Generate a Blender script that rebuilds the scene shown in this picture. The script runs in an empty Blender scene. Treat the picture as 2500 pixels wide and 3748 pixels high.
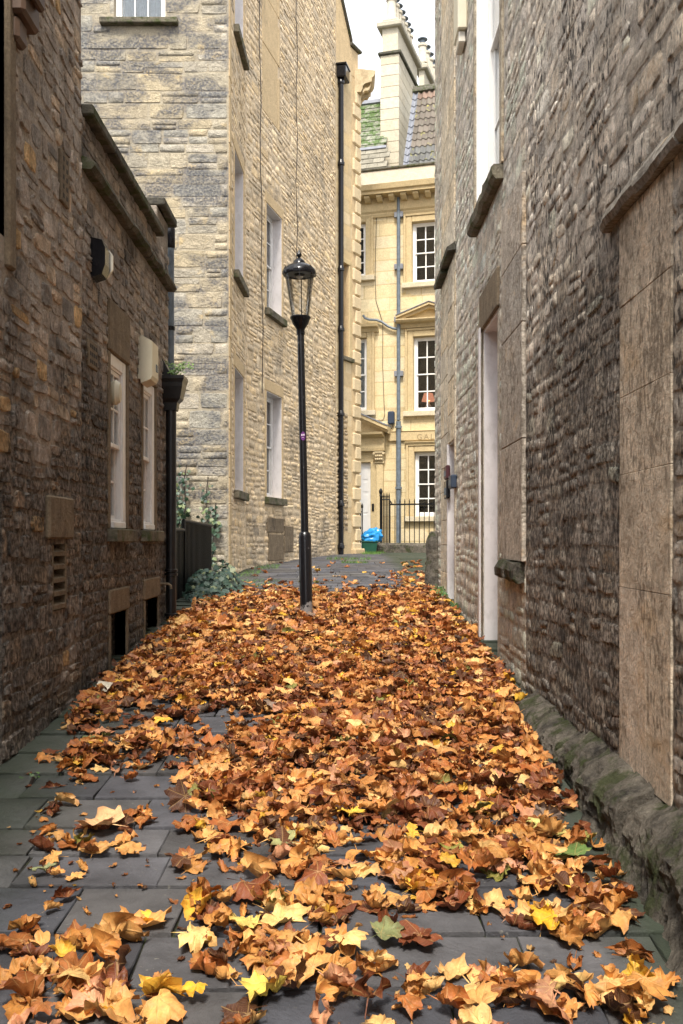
import bpy, math, random
import numpy as np
from mathutils import Matrix, Vector, noise as mnoise

R = random.Random(11)
scene = bpy.context.scene
col = scene.collection
F = 3644.0            # focal length in photo pixels
CX, HY = 1250.0, 1975.0
CZ = 1.65             # camera height above the paving below it

# ------------------------------------------------------------------ camera
cam = bpy.data.cameras.new('camera')
cam.sensor_fit = 'VERTICAL'
cam.sensor_height = 36.0
cam.lens = F / 3748.0 * 36.0
cam.shift_y = (HY - 1874.0) / 3748.0
cam.clip_start = 0.05
cam.clip_end = 2000.0
cam_ob = bpy.data.objects.new('camera', cam)
cam_ob.location = (0, 0, CZ)
cam_ob.rotation_euler = (math.radians(90), 0, 0)
col.objects.link(cam_ob)
scene.camera = cam_ob

# ------------------------------------------------------------------ sky, sun, exposure
SUN_EL, SUN_AZ = math.radians(56), math.radians(185.5)   # azimuth clockwise from +Y
world = bpy.data.worlds.new('World')
scene.world = world
world.use_nodes = True
wn, wl = world.node_tree.nodes, world.node_tree.links
wn.clear()
sky = wn.new('ShaderNodeTexSky')
sky.sky_type = 'NISHITA'
sky.sun_disc = False
sky.sun_elevation = SUN_EL
sky.sun_rotation = SUN_AZ
sky.air_density = 1.0
sky.dust_density = 4.0
sky.ozone_density = 1.0
hs = wn.new('ShaderNodeHueSaturation')
hs.inputs['Saturation'].default_value = 0.12
bg = wn.new('ShaderNodeBackground')
bg.inputs['Strength'].default_value = 0.15
wo = wn.new('ShaderNodeOutputWorld')
wl.new(sky.outputs[0], hs.inputs['Color'])
cloud = wn.new('ShaderNodeMix'); cloud.data_type = 'RGBA'          # an even white overcast over the sky
cloud.inputs[0].default_value = .75
cloud.inputs[7].default_value = (3.2, 3.25, 3.4, 1)
wl.new(hs.outputs[0], cloud.inputs[6])
wl.new(cloud.outputs[2], bg.inputs['Color'])
wl.new(bg.outputs[0], wo.inputs['Surface'])

sun = bpy.data.lights.new('sun', 'SUN')
sun.energy = 1.5
sun.angle = math.radians(11)
sun.color = (1.0, 0.93, 0.82)
sun_ob = bpy.data.objects.new('sun', sun)
sd = Vector((math.sin(SUN_AZ) * math.cos(SUN_EL), math.cos(SUN_AZ) * math.cos(SUN_EL), math.sin(SUN_EL)))
sun_ob.rotation_euler = sd.to_track_quat('Z', 'Y').to_euler()
sun_ob.location = (3, -6, 14)
col.objects.link(sun_ob)

vs = scene.view_settings
vs.view_transform = 'Standard'
vs.look = 'None'
vs.exposure = 1.8
vs.gamma = 1.0
vs.use_curve_mapping = False
scene.render.engine = 'CYCLES'
scene.cycles.use_denoising = True
scene.cycles.max_bounces = 8
scene.cycles.diffuse_bounces = 5
scene.cycles.transparent_max_bounces = 12

# ------------------------------------------------------------------ ground profile
KN = [(-60.0, CZ - 1.65 - 60 * .0782 - CZ, .0782), (10.5, -.829, .0782), (15.0, -.575, .042), (24.0, -.345, .010), (28.0, -.325, 0.0), (300.0, -.325, 0.0)]
def zg(d):
    if d <= 10.5:
        return -1.65 + .0782 * d + CZ
    for (a, za, ma), (b, zb, mb) in zip(KN, KN[1:]):
        if d <= b:
            h = b - a; t = (d - a) / h
            return ((2*t**3-3*t*t+1)*za + (t**3-2*t*t+t)*h*ma + (-2*t**3+3*t*t)*zb + (t**3-t*t)*h*mb) + CZ
    return KN[-1][1] + CZ
def project(p):
    return CX + F * p[0] / p[1], HY - F * (p[2] - CZ) / p[1]
def at(px, py, d):
    return Vector(((px - CX) * d / F, d, CZ + (HY - py) * d / F))

# ------------------------------------------------------------------ object helpers
def tag(o, label=None, cat=None, group=None, kind=None):
    if label: o['label'] = label
    if cat: o['category'] = cat
    if group: o['group'] = group
    if kind: o['kind'] = kind
    return o
def thing(name, label, cat, loc, group=None):
    o = bpy.data.objects.new(name, None)
    o.empty_display_size = .1
    o.location = loc
    col.objects.link(o)
    return tag(o, label, cat, group)
def adopt(o, parent):
    if parent is not None:
        o.parent = parent
        if parent.type == 'EMPTY':
            o.matrix_parent_inverse = Matrix.Translation(-Vector(parent.location))
        else:
            o.matrix_parent_inverse = parent.matrix_basis.inverted()
    return o
def link(name, me, mat, parent=None, color=None):
    o = bpy.data.objects.new(name, me)
    if mat is not None and len(me.materials) == 0:
        me.materials.append(mat)
    if color: o.color = (*color[:3], 1)
    col.objects.link(o)
    return adopt(o, parent)

class MB:
    """collects faces for one mesh; T maps local (u, w, z) to the world"""
    def __init__(s, T=None):
        s.v, s.f, s.T = [], [], T or (lambda a, b, c: Vector((a, b, c)))
    def add(s, vs_, fs):
        n = len(s.v)
        s.v += [s.T(*p) for p in vs_]
        s.f += [tuple(i + n for i in f) for f in fs]
        return s
    def box(s, a0, a1, b0, b1, c0, c1, ch=0.0):
        a0, a1 = sorted((a0, a1)); b0, b1 = sorted((b0, b1)); c0, c1 = sorted((c0, c1))
        ch = min(ch, .45 * min(a1 - a0, b1 - b0, c1 - c0))
        if ch <= 0:
            vs_ = [(a, b, c) for a in (a0, a1) for b in (b0, b1) for c in (c0, c1)]
            return s.add(vs_, [(0,1,3,2), (4,6,7,5), (0,4,5,1), (2,3,7,6), (0,2,6,4), (1,5,7,3)])
        vs_, idx = [], {}
        for i in (0, 1):
            for j in (0, 1):
                for k in (0, 1):
                    p = ((a0, a1)[i], (b0, b1)[j], (c0, c1)[k])
                    sg = (1 - 2*i, 1 - 2*j, 1 - 2*k)
                    for ax in range(3):       # vertex lying on the face of axis ax
                        q = list(p)
                        for o in range(3):
                            if o != ax: q[o] += sg[o] * ch
                        idx[i, j, k, ax] = len(vs_); vs_.append(tuple(q))
        fs = []
        for ax in range(3):
            o1, o2 = [o for o in range(3) if o != ax]
            for e in (0, 1):
                ring = []
                for (m, n) in ((0,0), (1,0), (1,1), (0,1)):
                    key = [0, 0, 0]; key[ax] = e; key[o1] = m; key[o2] = n
                    ring.append(idx[(*key, ax)])
                flip = (e == 0) ^ (ax == 1)
                fs.append(tuple(ring[::-1] if flip else ring))
        for ax in range(3):                   # edges along axis ax
            o1, o2 = [o for o in range(3) if o != ax]
            for m in (0, 1):
                for n in (0, 1):
                    k0 = [0,0,0]; k1 = [0,0,0]; k1[ax] = 1
                    for k in (k0, k1): k[o1] = m; k[o2] = n
                    fs.append((idx[(*k0, o1)], idx[(*k1, o1)], idx[(*k1, o2)], idx[(*k0, o2)]))
        for i in (0, 1):
            for j in (0, 1):
                for k in (0, 1):
                    fs.append(tuple(idx[i, j, k, ax] for ax in range(3)))
        return s.add(vs_, fs)
    def extrude(s, prof, a0, a1, n=1, axis='u', closed=True, jit=None):
        """profile of (w, z) points swept along u"""
        rings = []
        for i in range(n + 1):
            a = a0 + (a1 - a0) * i / n
            rings.append([(a, p[0], p[1]) if jit is None else jit(a, p[0], p[1]) for p in prof])
        m = len(prof)
        vs_ = [p for r in rings for p in r]
        fs = []
        for i in range(n):
            for j in range(m if closed else m - 1):
                j2 = (j + 1) % m
                fs.append((i*m+j, i*m+j2, (i+1)*m+j2, (i+1)*m+j))
        fs.append(tuple(range(m))[::-1]); fs.append(tuple(n*m + j for j in range(m)))
        return s.add(vs_, fs)
    def lathe(s, prof, o=(0, 0, 0), n=24, lean=(0, 0), cap=True):
        """profile of (radius, height) about a vertical axis; lean = drift per metre"""
        vs_, fs = [], []
        for (r, h) in prof:
            for i in range(n):
                a = 2 * math.pi * i / n
                vs_.append((o[0] + r*math.cos(a) + lean[0]*h, o[1] + r*math.sin(a) + lean[1]*h, o[2] + h))
        for k in range(len(prof) - 1):
            for i in range(n):
                j = (i + 1) % n
                fs.append((k*n+i, k*n+j, (k+1)*n+j, (k+1)*n+i))
        if cap:
            fs.append(tuple(range(n))[::-1]); fs.append(tuple((len(prof)-1)*n + i for i in range(n)))
        return s.add(vs_, fs)
    def tube(s, pts, r, n=8, cap=True):
        pts = [Vector(p) for p in pts]
        vs_, fs = [], []
        rr = r if isinstance(r, (list, tuple)) else [r] * len(pts)
        ref = Vector((0, 0, 1)) if abs((pts[-1] - pts[0]).normalized().z) < .9 else Vector((1, 0, 0))
        for k, p in enumerate(pts):
            t = (pts[min(k+1, len(pts)-1)] - pts[max(k-1, 0)]).normalized()
            x = t.cross(ref).normalized(); y = x.cross(t)
            for i in range(n):
                a = 2 * math.pi * i / n
                vs_.append(tuple(p + (x*math.cos(a) + y*math.sin(a)) * rr[k]))
        for k in range(len(pts) - 1):
            for i in range(n):
                j = (i + 1) % n
                fs.append((k*n+i, k*n+j, (k+1)*n+j, (k+1)*n+i))
        if cap:
            fs.append(tuple(range(n))[::-1]); fs.append(tuple((len(pts)-1)*n + i for i in range(n)))
        return s.add(vs_, fs)
    def build(s, name, mat, parent=None, smooth=False, fix=True):
        me = bpy.data.meshes.new(name)
        me.from_pydata([tuple(v) for v in s.v], [], s.f)
        if fix:
            import bmesh
            bm = bmesh.new(); bm.from_mesh(me)
            bmesh.ops.recalc_face_normals(bm, faces=bm.faces)
            bm.to_mesh(me); bm.free()
        if smooth:
            me.polygons.foreach_set('use_smooth', [True] * len(me.polygons))
            try: me.set_sharp_from_angle(angle=math.radians(38))
            except Exception: pass
        me.update()
        return link(name, me, mat, parent)

# ------------------------------------------------------------------ materials
def new_mat(name):
    m = bpy.data.materials.new(name); m.use_nodes = True
    nt = m.node_tree; nt.nodes.clear()
    out = nt.nodes.new('ShaderNodeOutputMaterial')
    b = nt.nodes.new('ShaderNodeBsdfPrincipled')
    nt.links.new(b.outputs[0], out.inputs[0])
    return m, nt, b, out
class NT:
    def __init__(s, nt): s.nt = nt
    def n(s, t, **kw):
        x = s.nt.nodes.new(t)
        for k, v in kw.items():
            if hasattr(x, k): setattr(x, k, v)
            else: x.inputs[k.replace('_', ' ')].default_value = v
        return x
    def l(s, a, b): s.nt.links.new(a, b)
    def pos(s, scale=(1, 1, 1)):
        g = s.n('ShaderNodeNewGeometry')
        m = s.n('ShaderNodeVectorMath', operation='MULTIPLY'); m.inputs[1].default_value = scale
        s.l(g.outputs['Position'], m.inputs[0]); return m.outputs[0]
    def noise(s, vec, scale, detail=5, rough=.6, dist=0.0):
        x = s.n('ShaderNodeTexNoise'); x.inputs['Scale'].default_value = scale
        x.inputs['Detail'].default_value = detail; x.inputs['Roughness'].default_value = rough
        x.inputs['Distortion'].default_value = dist
        s.l(vec, x.inputs['Vector']); return x.outputs['Fac']
    def ramp(s, fac, stops):
        x = s.n('ShaderNodeValToRGB'); e = x.color_ramp.elements
        while len(e) < len(stops): e.new(.5)
        for el, (p, c) in zip(e, stops):
            el.position = p; el.color = (*c, 1) if not isinstance(c, (int, float)) else (c, c, c, 1)
        s.l(fac, x.inputs[0]); return x.outputs[0]
    def mix(s, fac, a, b, mode='MIX'):
        x = s.n('ShaderNodeMix', data_type='RGBA', blend_type=mode)
        x.clamp_factor = True
        for sock, v in ((x.inputs[0], fac), (x.inputs[6], a), (x.inputs[7], b)):
            if isinstance(v, (int, float)): sock.default_value = v
            elif isinstance(v, tuple): sock.default_value = (*v, 1)
            else: s.l(v, sock)
        return x.outputs[2]
    def math(s, op, a, b=0.0):
        x = s.n('ShaderNodeMath', operation=op)
        for sock, v in ((x.inputs[0], a), (x.inputs[1], b)):
            if isinstance(v, (int, float)): sock.default_value = v
            else: s.l(v, sock)
        return x.outputs[0]
    def piece_colour(s):
        oi = s.n('ShaderNodeObjectInfo')
        a = s.n('ShaderNodeAttribute', attribute_name='piece_col')
        u = s.n('ShaderNodeAttribute', attribute_name='piece_use')
        return s.mix(u.outputs['Fac'], oi.outputs['Color'], a.outputs['Color'])
    def bump(s, h, strength, dist, prev=None):
        b = s.n('ShaderNodeBump'); b.inputs['Strength'].default_value = strength; b.inputs['Distance'].default_value = dist
        s.l(h, b.inputs['Height'])
        if prev is not None: s.l(prev, b.inputs['Normal'])
        return b.outputs[0]

def stone_mat(name, base=None, soot=.45, soot_col=(.035, .032, .03), soot_scale=1.6, stretch=(1, 1, 1), vary=.5,
              bump=.6, bd=.02, fine=45, tool=.0, streak=0.0, moss=0.0, moss_col=(.045, .06, .016), warm=0.0, warm_col=(.62, .40, .13), pits=.0, pit_scale=26, pit_soft=.12, rough=.92, soot_w=.14, dark_patches=None):
    m, nt, b, out = new_mat(name); N = NT(nt)
    c = N.piece_colour() if base is None else N.mix(0.0, base, base)
    p = N.pos()
    v = N.ramp(N.noise(p, 7, 8, .65), [(.25, 1 - vary), (.75, 1 + vary * .7)])
    c = N.mix(1.0, c, v, 'MULTIPLY')
    c = N.mix(1.0, c, N.ramp(N.noise(p, 60, 5, .7), [(.3, .66), (.7, 1.30)]), 'MULTIPLY')
    if warm > 0:
        w = N.ramp(N.noise(N.pos((1, 1, 1.4)), 2.2, 6, .62, .4), [(.62 - warm * .3, 0.0), (.74 - warm * .3, 1.0)])
        c = N.mix(N.math('MULTIPLY', w, .75), c, warm_col)
    if soot > 0:
        f = N.noise(N.pos(stretch), soot_scale, 9, .68, .3)
        if dark_patches:
            # ellipses at fixed spots on the wall where the dark tone thickens
            for (cx_, cy_, cz_), (rx_, ry_, rz_), amt in dark_patches:
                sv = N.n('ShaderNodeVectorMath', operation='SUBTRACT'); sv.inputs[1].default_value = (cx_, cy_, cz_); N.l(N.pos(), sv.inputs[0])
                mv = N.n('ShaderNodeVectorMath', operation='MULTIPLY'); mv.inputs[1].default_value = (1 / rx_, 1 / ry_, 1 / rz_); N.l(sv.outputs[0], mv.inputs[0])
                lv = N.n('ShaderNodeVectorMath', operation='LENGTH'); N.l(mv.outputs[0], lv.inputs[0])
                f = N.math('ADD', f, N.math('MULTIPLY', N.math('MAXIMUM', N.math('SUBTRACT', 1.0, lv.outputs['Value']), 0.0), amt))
        f = N.ramp(f, [(.68 - soot * .4, 0.0), (.68 - soot * .4 + soot_w, 1.0)])
        g = N.ramp(N.noise(N.pos((1, 1, 1)), 30, 6, .7), [(.36, .15), (.58, 1.0)])
        c = N.mix(N.math('MULTIPLY', N.math('MULTIPLY', f, g), .9), c, soot_col)
    if streak > 0:
        f = N.ramp(N.noise(N.pos((9, 9, .8)), 1.6, 6, .6), [(.5, 0.0), (.7, 1.0)])
        c = N.mix(N.math('MULTIPLY', f, streak), c, soot_col)
    if moss > 0:
        f = N.ramp(N.noise(N.pos((1, 1, 1)), 5, 8, .7), [(.62 - moss * .25, 0.0), (.7 - moss * .2, 1.0)])
        c = N.mix(N.math('MULTIPLY', f, .8), c, moss_col)
    if pits > 0:
        vo = N.n('ShaderNodeTexNoise'); vo.inputs['Scale'].default_value = pit_scale; vo.inputs['Detail'].default_value = 3
        N.l(N.pos((1, 1, .55)), vo.inputs['Vector'])
        thr = N.math('ADD', vo.outputs['Fac'], N.math('MULTIPLY', N.math('SUBTRACT', N.noise(N.pos((1, 1, .7)), 2.6, 5, .65), .5), -.75))
        pf = N.ramp(thr, [(.33, 1.0), (.33 + pit_soft, 0.0)])
        c = N.mix(N.math('MULTIPLY', pf, pits), c, soot_col)
    N.l(c, b.inputs['Base Color'])
    b.inputs['Roughness'].default_value = rough
    b.inputs['Specular IOR Level'].default_value = .2
    h1 = N.noise(p, fine, 8, .72)
    h2 = N.noise(N.pos((1, 1, 1.3)), 11, 7, .65, .5)
    nb = N.bump(h2, bump, bd * 1.6)
    nb = N.bump(h1, bump, bd * .5, nb)
    if tool > 0:
        nb = N.bump(N.noise(N.pos((1, 1, .3)), 42, 5, .6, .6), tool, bd * .9, nb)
    N.l(nb, b.inputs['Normal'])
    return m
def plain_mat(name, base, rough=.5, vary=.15, scale=8, metal=0.0, bump=.0, dirt=0.0, dirt_col=(.08, .07, .055), spec=.5, coat=0.0):
    m, nt, b, out = new_mat(name); N = NT(nt)
    c = N.mix(1.0, base, N.ramp(N.noise(N.pos(), scale, 6, .6), [(.3, 1 - vary), (.7, 1 + vary)]), 'MULTIPLY')
    if dirt > 0:
        f = N.ramp(N.noise(N.pos((1, 1, .45)), 14, 8, .7), [(.5, 0.0), (.72, 1.0)])
        c = N.mix(N.math('MULTIPLY', f, dirt), c, dirt_col)
    N.l(c, b.inputs['Base Color'])
    b.inputs['Roughness'].default_value = rough
    b.inputs['Metallic'].default_value = metal
    b.inputs['Specular IOR Level'].default_value = spec
    b.inputs['Coat Weight'].default_value = coat
    b.inputs['Coat Roughness'].default_value = .08
    if bump > 0:
        N.l(N.bump(N.noise(N.pos(), 30, 6, .6), bump, .01), b.inputs['Normal'])
    return m
def glass_mat(name, tint=(1, 1, 1), refl=1.0):
    m = bpy.data.materials.new(name); m.use_nodes = True
    nt = m.node_tree; nt.nodes.clear(); N = NT(nt)
    out = N.n('ShaderNodeOutputMaterial'); t = N.n('ShaderNodeBsdfTransparent'); g = N.n('ShaderNodeBsdfGlossy')
    t.inputs[0].default_value = (*tint, 1); g.inputs['Roughness'].default_value = .02
    fr = N.n('ShaderNodeFresnel'); fr.inputs[0].default_value = 1.5
    # ripple of old panes
    N.l(N.bump(N.noise(N.pos(), 6, 2, .5), .12, .02), g.inputs['Normal'])
    mx = N.n('ShaderNodeMixShader')
    N.l(N.math('MULTIPLY', fr.outputs[0], refl), mx.inputs[0]); N.l(t.outputs[0], mx.inputs[1]); N.l(g.outputs[0], mx.inputs[2])
    N.l(mx.outputs[0], out.inputs[0])
    return m
def emit_mat(name, c, s):
    m = bpy.data.materials.new(name); m.use_nodes = True
    nt = m.node_tree; nt.nodes.clear(); N = NT(nt)
    out = N.n('ShaderNodeOutputMaterial'); e = N.n('ShaderNodeEmission')
    e.inputs[0].default_value = (*c, 1); e.inputs[1].default_value = s
    N.l(e.outputs[0], out.inputs[0]); return m

M = {}
M['left_stone'] = stone_mat('weathered_brown_stone', soot=.24, soot_scale=1.1, vary=.6, bump=.9, bd=.03, streak=.3, tool=.8, dark_patches=[((-1.85, 6.0, 1.2), (2, 3.2, 2.3), .34), ((-1.85, 9.0, 1.5), (2, 2.6, 2.0), .34)])
M['left_mortar'] = stone_mat('brown_mortar', base=(.45, .38, .31), soot=.25, soot_scale=1.1, vary=.45, bump=.9, bd=.03, dark_patches=[((-1.85, 6.0, 1.2), (2, 3.2, 2.3), .34), ((-1.85, 9.0, 1.5), (2, 2.6, 2.0), .34)])
M['low_stone'] = stone_mat('sooty_brown_stone', soot=.32, soot_scale=1.0, vary=.6, bump=.9, bd=.03, streak=.35, tool=.8, dark_patches=[((-1.85, 6.0, 1.2), (2, 3.2, 2.3), .34), ((-1.85, 9.0, 1.5), (2, 2.6, 2.0), .34)])
M['low_mortar'] = stone_mat('sooty_mortar', base=(.37, .315, .26), soot=.32, soot_scale=1.0, vary=.45, bump=.9, bd=.03, dark_patches=[((-1.85, 6.0, 1.2), (2, 3.2, 2.3), .34), ((-1.85, 9.0, 1.5), (2, 2.6, 2.0), .34)])
M['gable_stone'] = stone_mat('grey_limestone', soot=.56, soot_scale=1.4, soot_col=(.095, .10, .115), stretch=(.8, 1, 1.3), soot_w=.09, vary=.3, bump=.9, bd=.03, warm=.08, warm_col=(.68, .50, .24))
M['gable_mortar'] = stone_mat('pale_lime_mortar', base=(.38, .33, .245), soot=.54, soot_scale=1.4, soot_col=(.10, .10, .115), stretch=(.8, 1, 1.3), soot_w=.09, vary=.25, bump=.6)
M['alley_stone'] = stone_mat('warm_limestone', streak=.3, soot=.38, soot_scale=.9, soot_col=(.17, .155, .135), vary=.3, bump=.7, bd=.022)
M['alley_mortar'] = stone_mat('tan_mortar', base=(.68, .54, .37), streak=.3, soot=.38, soot_scale=.9, soot_col=(.14, .12, .10), vary=.3, bump=.6)
M['alley_ashlar'] = stone_mat('smooth_limestone', base=(.58, .44, .26), soot=.2, soot_scale=1.1, soot_col=(.16, .13, .10), vary=.18, bump=.3, streak=.15)
M['quoin'] = stone_mat('pale_ashlar', soot=.14, soot_scale=1.4, soot_col=(.2, .18, .15), vary=.15, bump=.25)
M['terrace'] = stone_mat('golden_ashlar', soot=.1, soot_scale=1.3, soot_col=(.36, .24, .11), soot_w=.3, vary=.14, bump=.2, warm=.16, warm_col=(.62, .44, .17))
M['cornice'] = stone_mat('cornice_stone', base=(.52, .42, .27), soot=.3, soot_scale=2.5, soot_col=(.25, .18, .10), vary=.2, bump=.3)
M['terrace_trim'] = stone_mat('golden_ashlar_trim', base=(.56, .44, .25), soot=.16, soot_scale=2.2, soot_col=(.22, .12, .05), vary=.15, bump=.2)
M['parapet'] = stone_mat('pale_render', base=(.60, .54, .43), soot=.18, soot_scale=1.6, soot_col=(.25, .24, .22), vary=.15, bump=.3)
M['chimney'] = stone_mat('chimney_stone', soot=.2, soot_scale=1.3, soot_col=(.25, .24, .21), vary=.15, bump=.3)
M['right_stone'] = stone_mat('eroded_grey_stone', soot=.24, soot_scale=.9, soot_col=(.05, .045, .042), vary=.65, bump=.9, bd=.028, streak=.15, pits=.85, warm=.06, warm_col=(.40, .25, .11), dark_patches=[((1.31, 5.6, 1.3), (2, 2.3, 2.4), .66)])
M['right_mortar'] = stone_mat('grey_mortar', base=(.62, .55, .46), soot=.24, soot_scale=.9, soot_col=(.05, .045, .04), vary=.6, bump=.9, bd=.028, streak=.15, pits=.85, dark_patches=[((1.31, 5.6, 1.3), (2, 2.3, 2.4), .66)])
M['right_far_stone'] = stone_mat('pale_eroded_stone', soot=.14, soot_scale=1.0, soot_col=(.10, .09, .08), vary=.55, bump=1.0, bd=.04, streak=.25, tool=.5, pits=.3)
M['right_far_mortar'] = stone_mat('pale_grey_mortar', base=(.76, .68, .56), soot=.14, soot_scale=1.0, soot_col=(.10, .09, .08), vary=.5, bump=1.0, bd=.04, streak=.25, tool=.5, pits=.3)
M['right_ashlar'] = stone_mat('weathered_tan_ashlar', soot=.42, soot_scale=1.7, soot_col=(.11, .085, .06), stretch=(1.2, 1.2, .8), vary=.45, bump=.9, streak=.15, pits=.6, pit_scale=34, pit_soft=.16, warm=.18, warm_col=(.64, .46, .28), soot_w=.3)
M['plinth'] = stone_mat('mossy_plinth', base=(.21, .185, .15), soot=.55, soot_scale=2.6, vary=.6, bump=1.0, bd=.05, moss=.5, tool=.5)
M['dressed'] = stone_mat('dressed_stone', base=(.20, .155, .105), soot=.3, soot_scale=2.5, vary=.35, bump=.5, streak=.3)
M['coping'] = stone_mat('mossy_coping', base=(.13, .12, .095), soot=.5, soot_scale=2.0, vary=.5, bump=.8, moss=.5)
M['sill_dark'] = stone_mat('mossy_sill', base=(.17, .15, .11), soot=.5, soot_scale=3, vary=.4, bump=.7, moss=.45)
M['white'] = plain_mat('white_paint', (.72, .70, .68), .45, .05, 5, bump=.1, dirt=.25)
M['lilac'] = plain_mat('old_white_paint', (.66, .63, .63), .5, .08, 3, bump=.15, dirt=.3, dirt_col=(.2, .17, .14))
M['white_clean'] = plain_mat('clean_white_paint', (.82, .80, .76), .4, .04, 5)
M['cream'] = plain_mat('cream_plastic', (.58, .53, .40), .4, .05, 4, dirt=.1)
M['black'] = plain_mat('black_gloss_paint', (.006, .006, .008), .22, .3, 20, bump=.03, spec=.35)
M['black_worn'] = plain_mat('worn_black_paint', (.008, .008, .009), .35, .3, 20, bump=.1, dirt=.25, dirt_col=(.045, .03, .02))
M['iron'] = plain_mat('black_iron', (.006, .0065, .007), .45, .3, 20, spec=.3)
M['grey_pipe'] = plain_mat('blue_grey_pipe', (.12, .15, .18), .5, .3, 10, bump=.1, dirt=.2)
M['lead'] = plain_mat('lead', (.20, .21, .24), .5, .25, 7, bump=.2)
M['dark'] = plain_mat('dark_interior', (.02, .018, .016), .9, .2)
M['room'] = plain_mat('room_wall', (.07, .06, .05), .9, .2)
M['glass'] = glass_mat('window_glass', (.8, .83, .85), 1.6)
M['lamp_glass'] = glass_mat('lantern_glass', (.97, .965, .95), .6)
M['curtain'] = plain_mat('white_curtain', (.85, .84, .82), .9, .1, 30)
M['red_wood'] = plain_mat('brown_bracket', (.09, .05, .03), .6, .3)
M['bulb'] = plain_mat('lamp_diffuser', (.7, .68, .62), .3, .05)
M['lens'] = plain_mat('pale_lens', (.62, .58, .50), .15, .1)
M['cable'] = plain_mat('dark_cable', (.03, .022, .018), .6, .2)

# ------------------------------------------------------------------ piece libraries
def grid_stone(seed, nx=6, ny=5, jag=.10, rnd=.35, edge=.07, sink=.5):
    """a rough hewn stone face of 40 triangles: border sunk into the mortar, front standing out to y=-1"""
    r = random.Random(seed)
    xs = [-.5, -.5 + edge, -.17, .17, .5 - edge, .5]
    zs = [-.5, -.5 + edge * 1.4, 0, .5 - edge * 1.4, .5]
    tx, tz = r.uniform(-.35, .35), r.uniform(-.35, .25)
    v, f = [], []
    cut = [r.uniform(0, jag * 1.8) for _ in range(4)]
    side = [r.uniform(0, jag * .6) for _ in range(4)]
    for j, z in enumerate(zs):
        for i, x in enumerate(xs):
            border = i in (0, nx - 1) or j in (0, ny - 1)
            px, pz = x, z
            if i in (0, 1, nx - 2, nx - 1) and j in (0, 1, ny - 2, ny - 1):
                c = cut[(i > 2) * 2 + (j > 2)]
                px *= 1 - c; pz *= 1 - c * 1.3
            px *= 1 - side[i > 2] * .5; pz *= 1 - side[2 + (j > 2)] * .5
            px += r.uniform(-1, 1) * jag * .35; pz += r.uniform(-1, 1) * jag * .4
            y = sink if border else -.72 - tx * x - tz * z + r.uniform(-rnd, rnd)
            v.append((px, y, pz))
    for j in range(ny - 1):
        for i in range(nx - 1):
            a = j * nx + i
            f.append((a, a + 1, a + nx + 1, a + nx))
    return np.array(v, dtype=np.float64), f
def lib_meshes(name, data, mat, smooth=True):
    out = []
    for v, f in data:
        me = bpy.data.meshes.new(name)
        me.from_pydata([tuple(p) for p in v], [], f)
        if smooth: me.polygons.foreach_set('use_smooth', [True] * len(f))
        me.materials.append(mat)
        out.append(me)
    return out

def shade(cols_, k):
    return tuple(tuple(min(.85, v * k) for v in c) for c in cols_)
class Pieces:
    """placed copies of library shapes: the largest in the picture become objects, the rest one mesh"""
    def __init__(s, name, data, mat, stuff, smooth=True):
        s.name, s.data, s.mat, s.stuff, s.smooth = name, data, mat, stuff, smooth
        s.items = []
    def put(s, k, Mx, color, size):
        p = Mx.translation
        if p.y > .5:
            x, y = project(p)
            m = 60
            vis = -m < x < 2500 + m and -m < y < 3748 + m
            score = size / p.y ** 2 if vis else size / p.y ** 2 * 1e-3
        else:
            score = 0
        s.items.append((score, k % len(s.data), Mx, color))
    def flush(s, root, limit=300, on_object=None):
        s.items.sort(key=lambda t: -t[0])
        lib = lib_meshes(s.name, s.data, s.mat, s.smooth)
        objs = []
        for sc_, k, Mx, c in s.items[:limit]:
            o = bpy.data.objects.new(s.name, lib[k])
            o.color = (*c, 1)
            col.objects.link(o)
            if root is not None: adopt(o, root)
            o.matrix_basis = Mx
            objs.append(o)
        rest = s.items[limit:]
        st = merge(s.stuff, s.data, rest, s.mat, root, s.smooth) if rest else None
        return objs, st
def merge(name, data, items, mat, root, smooth=True):
    V, C, FA = [], [], []
    off = 0
    fcache = [np.array(f, dtype=np.int32) for v, f in data]
    for sc_, k, Mx, c in items:
        v = data[k][0]
        A = np.array(Mx)
        V.append(v @ A[:3, :3].T + A[:3, 3])
        C.append(np.tile(np.array([*c, 1.0]), (len(v), 1)))
        FA.append(fcache[k] + off)
        off += len(v)
    V = np.concatenate(V); C = np.concatenate(C); FA = np.concatenate(FA)
    k = FA.shape[1]
    me = bpy.data.meshes.new(name)
    me.vertices.add(len(V)); me.vertices.foreach_set('co', V.ravel())
    me.loops.add(FA.size); me.loops.foreach_set('vertex_index', FA.ravel())
    me.polygons.add(len(FA))
    me.polygons.foreach_set('loop_start', np.arange(0, FA.size, k, dtype=np.int32))
    me.polygons.foreach_set('loop_total', np.full(len(FA), k, dtype=np.int32))
    if smooth: me.polygons.foreach_set('use_smooth', np.ones(len(FA), dtype=bool))
    a = me.attributes.new('piece_col', 'FLOAT_COLOR', 'POINT'); a.data.foreach_set('color', C.ravel())
    u = me.attributes.new('piece_use', 'FLOAT', 'POINT'); u.data.foreach_set('value', np.ones(len(V)))
    me.update(calc_edges=True); me.validate()
    o = link(name, me, mat, root)
    o['kind'] = 'stuff'
    return o

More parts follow.
